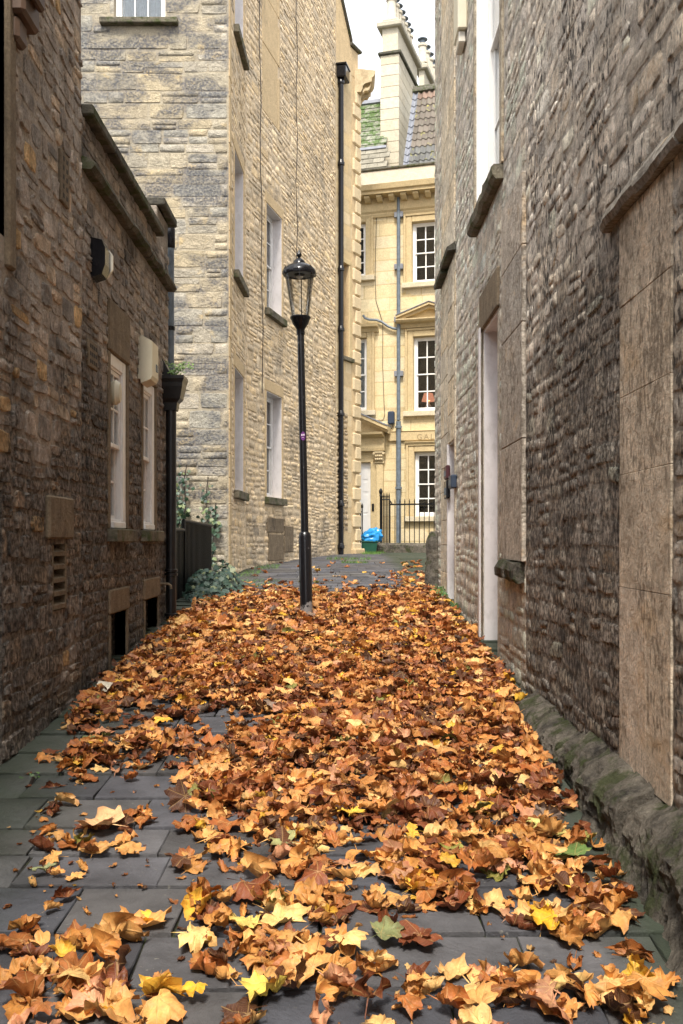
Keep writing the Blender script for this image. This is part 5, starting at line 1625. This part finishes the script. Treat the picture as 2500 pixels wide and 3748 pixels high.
def bush(name, label, cat, c, ex, n, lib, mat, cols_, sz, seed, limit=150, rise=.5):
    r = random.Random(seed)
    root = thing(name, label, cat, (c[0], c[1], zg(c[1])))
    P = Pieces('leaf', lib, mat, 'foliage')
    MB().tube([(c[0], c[1], zg(c[1]) - .01), (c[0] + .02, c[1], zg(c[1]) + ex[2] * .6)], .01, 6).build('stem', M['cable'], root)
    for k in range(n):
        th, rad = r.uniform(0, 6.283), r.random() ** .5
        x, y = math.cos(th) * rad, math.sin(th) * rad
        top = math.sqrt(max(0, 1 - rad * rad)) * (.75 + .5 * mnoise.noise((x * 2, y * 2, seed)))
        z = top * r.random() ** .45
        p = Vector((c[0] + x * ex[0], c[1] + y * ex[1], zg(c[1] + y * ex[1]) + .015 + z * ex[2]))
        s_ = r.uniform(*sz)
        A = Matrix.Translation(p) @ rot_to((x * .8 + r.gauss(0, .5), y * .5 - .45 + r.gauss(0, .4), rise + r.random() * .6), r.uniform(0, 6.28)) @ Matrix.Scale(s_, 4)
        P.put(k, A, r.choice(cols_), s_)
    P.flush(root, limit)
    return root
bush('ivy_bush', 'low mound of blue green variegated ivy at the foot of the yard railing', 'ivy', (-1.64, 12.7, 0), (.36, 1.15, .42), 620, IVYS, M['ivy'], ((.025, .06, .042), (.035, .075, .055), (.02, .048, .035), (.05, .09, .06), (.17, .20, .10), (.03, .07, .045), (.022, .055, .036), (.028, .062, .04)), (.035, .07), 4, 200)
FERN = [leaf_flat([(0, 1), (.14, .6), (.38, .62), (.2, .3), (.45, .1), (.15, -.1), (0, -.3), (-.15, -.1), (-.45, .1), (-.2, .3), (-.38, .62), (-.14, .6)], .1, 30 + i) for i in range(4)]
# fern in the hopper
root = thing('fern', 'small green fern growing from the rusty leaves in the black hopper', 'fern', (PX + .02, PD, Zr(1.69)))
r = random.Random(8)
P = Pieces('leaf', FERN, M['ivy'], 'foliage')
for k in range(9):
    a_ = r.uniform(-1.4, 1.4); l = r.uniform(.10, .24)
    pts = [Vector((PX + .03, PD - .04, Zr(1.66)))]
    for i in range(1, 5):
        f_ = i / 4
        pts.append(pts[0] + Vector((math.sin(a_) * l * f_ + .06 * f_, -.05 * f_, l * .75 * math.sin(f_ * 2.2))))
    MB().tube([tuple(p) for p in pts], .0025, 5).build('stem', M['ivy'], root).color = (.08, .14, .03, 1)
    for i in range(1, 5):
        for s_ in (-1, 1, 0):
            p = pts[i] + Vector((s_ * .022, r.gauss(0, .01), r.gauss(0, .008)))
            A = Matrix.Translation(p) @ rot_to((r.gauss(0, .3), -.8, .7), r.uniform(0, 6.28)) @ Matrix.Scale(r.uniform(.018, .032), 4)
            P.put(k + i, A, r.choice(((.12, .22, .04), (.16, .28, .05), (.09, .17, .035))), .03)
P.flush(root, 110)
GRN = ((.05, .12, .02), (.08, .16, .03), (.04, .09, .02))
bush('weed_clump', 'bright green weeds at the foot of the second white doorway on the right', 'weed', (1.20, 12.2, 0), (.10, .55, .16), 170, FERN, M['ivy'], GRN, (.02, .04), 6, 100)
bush('weed_clump', 'small green weeds against the right wall nearer the camera than the guard stone weeds', 'weed', (1.24, 11.0, 0), (.06, .3, .1), 70, FERN, M['ivy'], GRN, (.02, .035), 7, 60)
bush('weed_clump', 'tiny weed in the paving joint at the left picture edge', 'weed', (at(110, 2870, 5.1).x, 5.1, 0), (.07, .05, .06), 9, FERN, M['ivy'], GRN, (.012, .022), 9, 60)
def grass(name, label, boxes, n, seed, hgt=.09):
    r = random.Random(seed); V, FA = [], []
    for k in range(n):
        x0, x1, y0, y1 = r.choice(boxes)
        x, y = r.uniform(x0, x1), r.uniform(y0, y1)
        a_ = r.uniform(0, 6.28); h = r.uniform(.4, 1) * hgt; l = r.uniform(-.05, .05)
        b_ = len(V)
        V += [(x - .004 * math.cos(a_), y - .004 * math.sin(a_), zg(y) - .005), (x + .004 * math.cos(a_), y + .004 * math.sin(a_), zg(y) - .005), (x + l, y + r.uniform(-.04, .04), zg(y) + h)]
        FA.append((b_, b_ + 1, b_ + 2))
    mb = MB(); mb.add(V, FA)
    o = mb.build(name, M['ivy'], None, fix=False); o.color = (.09, .19, .025, 1)
    return tag(o, label, 'grass', kind='stuff')
grass('grass', 'bright grass tufts on the paving by the recycling box', [(.35, 1.1, 24.3, 25.2), (.5, .95, 23.4, 24.6), (-.3, .6, 20.2, 20.5), (.0, .5, 18.6, 18.8)], 900, 3)
grass('moss_grass', 'short moss and grass at the foot of the warm rubble wall', [(-1.6, -1.3, 15.2, 16.5), (-1.5, -1.1, 17.0, 18.2), (-1.55, -.9, 13.6, 14.6)], 900, 4, .035)
# litter and drain grate
q = at(372, 2545, 7.0)
mb = MB(); z0 = zg(7.0)
mb.add([(q.x - .06, 7.0, z0 + .04), (q.x + .05, 6.97, z0 + .05), (q.x + .07, 7.05, z0 + .09), (q.x - .04, 7.08, z0 + .10), (q.x - .07, 7.0, z0 + .02), (q.x + .04, 6.96, z0 + .03)], [(0,1,2,3), (4,5,1,0)])
tag(mb.build('litter', M['parapet'], None), 'crumpled scrap of white litter on the leaves by the left wall', 'litter')

# ================================================================== fallen plane leaves
HALF = [(0, 1.0), (7, .86), (13, .90), (20, .76), (28, .70), (37, .78), (45, .92), (54, 1.0), (61, .86), (69, .88), (77, .78), (86, .70), (96, .74), (104, .80), (112, .86), (121, .72), (135, .64), (150, .52), (168, .36)]
def leaf_outline(r):
    pts = []
    deep = r.uniform(-.6, .9)                      # how deeply lobed
    torn = r.uniform(0, 6.28) if r.random() < .3 else None
    for sgn in (1, -1):
        seq = HALF if sgn == 1 else HALF[:0:-1]
        for a, q in seq:
            aa = math.radians(90 - sgn * (a + r.uniform(-3, 3)))
            k = (q - (1 - q) * .35 * deep) * r.uniform(.92, 1.08)
            if torn is not None and abs((aa - torn + 3.14) % 6.28 - 3.14) < .7: k *= r.uniform(.45, .7)
            pts.append((math.cos(aa) * k, math.sin(aa) * k))
    return pts
def roll(p, ax, k):
    """bend the sheet round an axis at angle ax with curvature k, keeping lengths"""
    c, s_ = math.cos(ax), math.sin(ax)
    x, y = p[:, 0] * c + p[:, 1] * s_, -p[:, 0] * s_ + p[:, 1] * c
    z = p[:, 2]
    if abs(k) < 1e-3: return p
    nx = np.sin(k * x) / k - z * np.sin(k * x)
    nz = (1 - np.cos(k * x)) / k + z * np.cos(k * x)
    return np.stack([nx * c - y * s_, nx * s_ + y * c, nz], 1)
def make_leaf(seed):
    r = random.Random(seed)
    o = leaf_outline(r); n = len(o)
    flat = [(0, 0)] + [(x * .52, y * .52) for x, y in o] + o
    st_ = [(-.022, -.2), (.022, -.2), (.012, -.85), (-.012, -.85)]
    flat = flat + st_
    P0 = np.array([(x, y + .15, 0.0) for x, y in flat])
    p = P0.copy()
    sd = seed * 1.37
    rad = np.hypot(P0[:, 0], P0[:, 1])
    amp = r.uniform(.14, .38)
    for i in range(len(p)):
        x, y = P0[i, 0], P0[i, 1]
        p[i, 2] += amp * mnoise.noise((x * 2.4, y * 2.4, sd)) + amp * .9 * rad[i] * mnoise.noise((x * 4.5, y * 4.5, sd + 9))
        p[i, 2] += r.uniform(-.025, .025)
    p[:, 2] += r.uniform(.10, .55) * np.abs(P0[:, 0])          # fold along the midrib
    style = r.random()
    if style < .34:
        p = roll(p, r.uniform(-.5, .5), r.uniform(.3, .9) * r.choice((-1, 1)))
    elif style < .75:
        p = roll(p, r.uniform(-.4, .4), r.uniform(1.0, 2.1) * r.choice((1, 1, -1)))
        p = roll(p, 1.57 + r.uniform(-.4, .4), r.uniform(.4, 1.1) * r.choice((1, -1)))
    else:
        p = roll(p, r.uniform(0, 3.14), r.uniform(1.8, 3.0))
        p = roll(p, r.uniform(0, 3.14), r.uniform(-.9, .9))
    f = [(0, 1 + i, 1 + (i + 1) % n) for i in range(n)]
    for i in range(n):
        j = (i + 1) % n
        f += [(1 + i, 1 + n + i, 1 + n + j), (1 + i, 1 + n + j, 1 + j)]
    b_ = 1 + 2 * n
    f += [(b_, b_ + 2, b_ + 1), (b_, b_ + 3, b_ + 2)]
    return p, f, P0, style

LEAF = [make_leaf(1000 + i) for i in range(80)]
LEAF_FLAT = [i for i, l in enumerate(LEAF) if l[3] < .30]

m, nt, b, out = new_mat('dry_plane_leaf'); N = NT(nt)
c = N.piece_colour()
uvn = N.n('ShaderNodeAttribute', attribute_name='leaf_uv')
sp = N.n('ShaderNodeSeparateXYZ'); N.l(uvn.outputs['Vector'], sp.inputs[0])
ang = N.math('ARCTAN2', sp.outputs['X'], sp.outputs['Y'])
per = math.radians(54)
fr_ = N.math('SUBTRACT', N.math('FRACT', N.math('ADD', N.math('DIVIDE', ang, per), 5.5)), .5)
rad_ = N.math('SQRT', N.math('ADD', N.math('MULTIPLY', sp.outputs['X'], sp.outputs['X']), N.math('MULTIPLY', sp.outputs['Y'], sp.outputs['Y'])))
dist_ = N.math('MULTIPLY', N.math('ABSOLUTE', fr_), rad_)
vein = N.ramp(dist_, [(.010, 1.0), (.03, 0.0)])
side = N.math('ABSOLUTE', N.math('SUBTRACT', N.math('FRACT', N.math('MULTIPLY', N.math('ADD', rad_, N.math('MULTIPLY', N.math('ABSOLUTE', fr_), -.5)), 7.0)), .5))
vein2 = N.math('MULTIPLY', N.ramp(side, [(.02, 1.0), (.09, 0.0)]), .45)
vv_ = N.math('MAXIMUM', vein, vein2)
blot = N.noise(N.pos(), 22, 6, .65)
c = N.mix(1.0, c, N.ramp(blot, [(.30, .55), (.55, 1.05), (.75, 1.25)]), 'MULTIPLY')
edge_ = N.ramp(N.math('ADD', rad_, N.math('MULTIPLY', N.math('SUBTRACT', blot, .5), 1.2)), [(.70, 0.0), (1.05, .65)])
c = N.mix(edge_, c, N.mix(1.0, c, (.62, .42, .34), 'MULTIPLY'))
c = N.mix(N.math('MULTIPLY', vv_, .35), c, (.62, .40, .16))
N.l(c, b.inputs['Base Color'])
b.inputs['Roughness'].default_value = .52
b.inputs['Specular IOR Level'].default_value = .4
nb = N.bump(vv_, .5, .006)
nb = N.bump(N.noise(N.pos(), 70, 5, .6), .35, .006, nb)
N.l(nb, b.inputs['Normal'])
tr_ = N.n('ShaderNodeBsdfTranslucent'); N.l(c, tr_.inputs['Color']); N.l(nb, tr_.inputs['Normal'])
mx = N.n('ShaderNodeMixShader'); mx.inputs[0].default_value = .09
N.l(b.outputs[0], mx.inputs[1]); N.l(tr_.outputs[0], mx.inputs[2]); N.l(mx.outputs[0], out.inputs[0])
M['leaf'] = m

# how thickly the leaves lie, read off the photograph in rows: y, then (from x, to x, cover 0-9)
COVER = [
 (2035, [(900, 1600, .3)]), (2075, [(880, 1480, .5), (1480, 1610, 2)]), (2110, [(860, 1430, .8), (1430, 1620, 3)]), (2145, [(640, 1480, 1.5), (1480, 1650, 6)]),
 (2175, [(640, 1100, 6), (1100, 1700, 7)]), (2205, [(640, 1720, 9)]), (2230, [(600, 1760, 9)]), (2450, [(350, 1950, 9)]), (2550, [(230, 1960, 9)]), (2595, [(180, 420, 8), (420, 900, 6), (900, 2000, 9)]),
 (2650, [(190, 400, 6), (400, 760, 5), (760, 1000, 1), (1000, 2000, 9)]), (2700, [(120, 220, 1), (330, 700, 7), (700, 860, 2), (860, 2000, 9)]),
 (2750, [(100, 260, 1), (260, 700, 8), (700, 820, 3), (820, 2010, 9)]), (2800, [(160, 690, 7), (690, 1980, 9)]), (2850, [(200, 470, 6), (470, 660, .6), (690, 2020, 9)]),
 (2900, [(150, 300, 4), (300, 680, .4), (700, 2050, 9)]), (2950, [(120, 300, 7), (300, 690, .5), (690, 2060, 8)]), (3000, [(120, 540, 6), (540, 680, 1), (680, 2080, 8)]),
 (3050, [(150, 460, 7), (680, 1260, 6), (1260, 2100, 6)]), (3100, [(180, 460, 5), (720, 1250, 7), (1250, 1400, 3), (1400, 2130, 8)]),
 (3150, [(0, 350, 3), (700, 1000, 7), (1000, 1300, 3), (1300, 2170, 7)]), (3200, [(20, 370, 5), (690, 1200, 5), (1200, 1700, 6), (1700, 2210, 8)]),
 (3250, [(0, 160, 4), (980, 1080, 3), (1180, 1500, 4), (1500, 2220, 6)]), (3300, [(140, 370, 5), (750, 1200, 7), (1200, 1420, 5), (1500, 2260, 6)]),
 (3350, [(140, 350, 5), (740, 1260, 7), (1260, 1650, 3), (1680, 2300, 6)]), (3400, [(0, 150, 5), (380, 560, 5), (690, 1100, 4), (1150, 1650, 3), (1680, 2320, 5)]),
 (3450, [(30, 350, 7), (420, 560, 3), (650, 1000, 6), (1000, 1500, 6), (1640, 2330, 5)]), (3500, [(0, 360, 9), (620, 700, 3), (800, 1310, 9), (1500, 2000, 1), (2000, 2330, 3)]),
 (3550, [(0, 350, 9), (440, 720, 5), (790, 1370, 8), (1430, 1900, 4), (2100, 2420, 5)]), (3600, [(0, 360, 8), (430, 740, 5), (840, 1370, 8), (1440, 2420, 7)]),
 (3650, [(20, 620, 8), (640, 760, 3), (840, 1320, 8), (1400, 2420, 8)]), (3700, [(20, 640, 9), (700, 900, 1), (880, 1320, 6), (1380, 2340, 9)]), (3760, [(0, 2400, 7)]), (4400, [(0, 2600, 7)])]
def cover(px, py):
    if py < COVER[0][0]: return 0
    for (ya, ra), (yb, rb) in zip(COVER, COVER[1:]):
        if ya <= py < yb:
            row = ra if py - ya < (yb - ya) * .5 else rb
            for x0, x1, v in row:
                if x0 <= px <= x1: return v
            return 0
    return 6 if py >= 4400 else 0
LCOL = [('tan', (.68, .33, .105), 19), ('orange brown', (.54, .22, .055), 22), ('rusty brown', (.36, .115, .028), 20), ('dark reddish brown', (.17, .046, .016), 18), ('dark brown', (.09, .032, .014), 11),
        ('pale tan', (.78, .47, .18), 12), ('pinkish tan', (.56, .26, .14), 5), ('golden yellow', (.76, .44, .05), 4), ('olive green', (.20, .19, .045), 1.2), ('grey brown', (.20, .14, .11), 1.5)]
NEARCOL = [('tan', (.70, .36, .11), 22), ('orange brown', (.58, .26, .065), 22), ('rusty brown', (.38, .13, .032), 15), ('dark reddish brown', (.19, .052, .018), 10), ('dark brown', (.10, .037, .016), 5),
        ('pale tan', (.80, .49, .18), 12), ('pinkish tan', (.58, .28, .15), 6), ('golden yellow', (.78, .44, .05), 3.5), ('olive green', (.25, .24, .05), 1)]
MIDCOL = [(n_, c_, w_ * {'rusty brown': 1.5, 'dark reddish brown': 1.5, 'dark brown': 1.4, 'pale tan': .8}.get(n_, 1)) for n_, c_, w_ in LCOL]
r = random.Random(77)
LV = [(l[0], l[1]) for l in LEAF]
items = []
zcell = {}
def put_leaf(x, d, size, color, cname, k, tilt, yaw, lift, special=None):
    p = LEAF[k][0]
    ax = Vector((r.gauss(0, 1), r.gauss(0, 1), 0)).normalized()
    sl = math.atan(.0782 if d < 11 else .04)
    A = Matrix.Rotation(sl, 4, 'X') @ Matrix.Rotation(tilt, 4, ax) @ Matrix.Rotation(yaw, 4, 'Z') @ Matrix.Scale(size, 4)
    q = p @ np.array(A)[:3, :3].T
    # rest on the ground: the lowest point touches
    gz = np.array([zg(d + yy) for yy in q[:, 1]])
    dz = (gz - q[:, 2]).max() if False else np.percentile(gz - q[:, 2], 92)
    A = Matrix.Translation((x, d, dz + .002 + lift)) @ A
    px, py = project((x, d, zg(d)))
    vis = -80 < px < 2580 and py < 3830
    items.append((size * size / d ** 2 if vis else 0, k, A, color, cname, (px, py), special))
def pick(tab):
    tot = sum(t_[2] for t_ in tab); q = r.uniform(0, tot)
    for n_, c_, w_ in tab:
        q -= w_
        if q <= 0: break
    k = r.uniform(.80, 1.22)
    return n_, tuple(min(.86, v * k) for v in c_)
NL = 0
d = 1.9
while d < 22:
    step = .05
    for _ in range(int(4.6 * step * 470)):
        x = r.uniform(-2.2, 1.9); dd = d + r.uniform(0, step)
        xl_, xr_ = -1.80, ((1.0 + .025 * dd) if dd < 6.7 else 1.26)
        if dd > 10.7: xl_ = -1.72 if dd < 15.2 else -1.6 + max(0, dd - 17) * .24
        if dd > 14: xr_ = 1.6
        if not (xl_ + .05 < x < xr_ - .03): continue
        px, py = project((x, dd, zg(dd)))
        jx, jy = px + r.gauss(0, 22) * 6 / dd, py + r.gauss(0, 14) * 4 / dd
        cv = cover(jx, jy)
        clump = .35 + 1.3 * max(0, .5 + .9 * mnoise.noise((x * 3.1, dd * 2.3, 5)))
        pr = (cv / 9) ** 1.7 * (clump if cv < 8 else .8 + .2 * clump)
        if cv < 8: pr *= 1.0 if cv >= 5 and px > 660 and 2950 < py < 3430 else .46
        if py > 3440: pr *= .66
        if r.random() > pr: continue
        dense = cv >= 8
        cn, cc = pick(NEARCOL if py > 3050 else MIDCOL if py > 2430 else LCOL)
        size = r.uniform(.048, .088) if r.random() < .78 else r.uniform(.024, .05)
        if py > 3200: size *= 1.18
        k = r.randrange(len(LEAF))
        if py > 2900 and LEAF[k][3] < .34 and r.random() < .7: k = r.randrange(len(LEAF))
        tilt = abs(r.gauss(0, .17 if dense else .14))
        if dense and r.random() < .06: tilt = r.uniform(.6, 1.2)
        lift = (r.random() ** 1.5) * (.05 if dense else .022 if cv > 4 else .0)
        put_leaf(x, dd, size, cc, cn, k, tilt, r.uniform(0, 6.283), lift)
    d += step
for _ in range(900):          # crumbs and scraps trodden into the paving
    x, dd = r.uniform(-1.78, 1.05), 2.3 + 9 * r.random() ** 1.3
    n_, c_ = pick(LCOL)
    put_leaf(x, dd, r.uniform(.008, .024), tuple(v * .7 for v in c_), n_, r.randrange(len(LEAF)), .1, r.uniform(0, 6.28), .0)
# leaves that stand out in the photograph
def ground_at(px, py):
    lo, hi = 2.0, 24.0
    for _ in range(50):
        md = (lo + hi) / 2
        if HY - F * (zg(md) - CZ) / md > py: lo = md
        else: hi = md
    return (px - CX) * lo / F, lo
for (px, py, wpx, colr, k, yaw, lab) in (
    (985, 3655, 200, (.86, .66, .12), 0, 2.6, 'large bright yellow leaf at the bottom centre of the leaf carpet'),
    (2105, 3165, 150, (.12, .20, .05), 1, .7, 'dark green leaf beside the mossy strip on the right'),
    (2030, 3400, 165, (.80, .46, .03), 2, 1.9, 'golden yellow leaf in the right hand heap near the plinth'),
    (1395, 3450, 140, (.22, .24, .10), 3, 5.0, 'green grey leaf lying in the centre heap near the camera'),
    (920, 3420, 160, (.80, .60, .16), 4, 1.0, 'pale yellow leaf at the left of the centre heap'),
    (1055, 3110, 120, (.36, .36, .15), 5, 1.4, 'pale green leaf half buried in the middle of the carpet'),
    (165, 3215, 85, (.33, .36, .18), 6, .4, 'pale sage green leaf scrap on the bare slabs at the left'),
    (2020, 3060, 130, (.55, .52, .16), 7, 2.2, 'yellow green leaf at the right edge of the heap'),
    (330, 2735, 75, (.20, .26, .10), 8, .2, 'small green leaf on the bare slabs by the left wall'),
    (715, 3655, 95, (.82, .45, .03), 9, 2.9, 'small deep golden leaf alone on the slabs left of the yellow leaf'),
    (1840, 2900, 140, (.84, .55, .22), 10, 2.4, 'broad pale tan leaf flat on top of the right hand carpet'),
    (400, 3050, 200, (.80, .48, .24), 11, 1.2, 'wide pale tan leaf pointing right on the left hand clump'),
    (1480, 2800, 130, (.66, .35, .07), 12, 1.2, 'ochre leaf lying flat in the middle of the dense carpet')):
    x, dd = ground_at(px, py)
    put_leaf(x, dd, wpx * dd / F / 1.75, colr, 'x', LEAF_FLAT[k % len(LEAF_FLAT)], .16, yaw, .03, lab)
items.sort(key=lambda q: (q[6] is None, -q[0]))
lib = lib_meshes('fallen_leaf', LV, M['leaf'], True)
for me, l in zip(lib, LEAF):
    a = me.attributes.new('leaf_uv', 'FLOAT_VECTOR', 'POINT'); a.data.foreach_set('vector', l[2].ravel())
def where(px, py):
    if py > 3300:
        return ('at the bottom left corner' if px < 320 else 'at the bottom left') if px < 620 else 'left of the centre heap' if px < 780 else ('in the near centre heap' if py < 3520 else 'at the bottom centre') if px < 1420 else ('in the near right heap' if py < 3520 else 'at the bottom right')
    if py > 2950:
        return 'in the left hand clump' if px < 620 else 'at the carpet left rim' if px < 1100 else ('in mid carpet left of centre' if px < 1400 else 'in mid carpet right of centre') if px < 1700 else 'by the mossy strip'
    return 'in the left clump below the wall' if px < 720 else 'in the dense carpet' if px < 1700 else 'beside the right plinth'
leaf_obs = []
for sc_, k, A, c, cn, (px, py), sp_ in items[:300]:
    o = bpy.data.objects.new('fallen_leaf', lib[k]); o.color = (*c, 1)
    col.objects.link(o); o.matrix_basis = A
    cur = 'flat' if LEAF[k][3] < .34 else 'curled' if LEAF[k][3] < .75 else 'tightly rolled'
    tip = A.to_3x3() @ Vector((0, 1, 0))
    way = ('left', 'right')[tip.x > 0] if abs(tip.x) > abs(tip.y) else ('downhill', 'uphill')[tip.y > 0]
    big = 'large' if A.to_scale().x > .105 else 'small' if A.to_scale().x < .075 else 'medium'
    tag(o, sp_ or f'{big} {cur} {cn} leaf pointing {way} {where(px, py)}'.replace('tightly rolled', 'rolled'), 'leaf', 'fallen leaves nearest the camera')
    leaf_obs.append((px, o))
same = {}
for px, o in leaf_obs: same.setdefault(o['label'], []).append((px, o))
NTH = ('first', 'second', 'third', 'fourth', 'fifth', 'sixth', 'seventh', 'eighth')
for lab, obs in same.items():
    if len(obs) < 2: continue
    obs.sort(key=lambda q: q[0])
    short = lab.replace('medium ', '') if len(lab.split()) > 12 else lab
    for i, (px, o) in enumerate(obs):
        o['label'] = f'{short}, {NTH[min(i, 7)]} from left'
rest = [i[:4] for i in items[300:]]
st = merge('fallen_leaves', LV, rest, M['leaf'], None)
a = st.data.attributes.new('leaf_uv', 'FLOAT_VECTOR', 'POINT')
a.data.foreach_set('vector', np.concatenate([LEAF[i[1]][2] for i in rest]).ravel())
tag(st, 'deep carpet of dry orange brown leaves covering the alley paving', 'leaves', kind='stuff')
print('leaves', len(items))
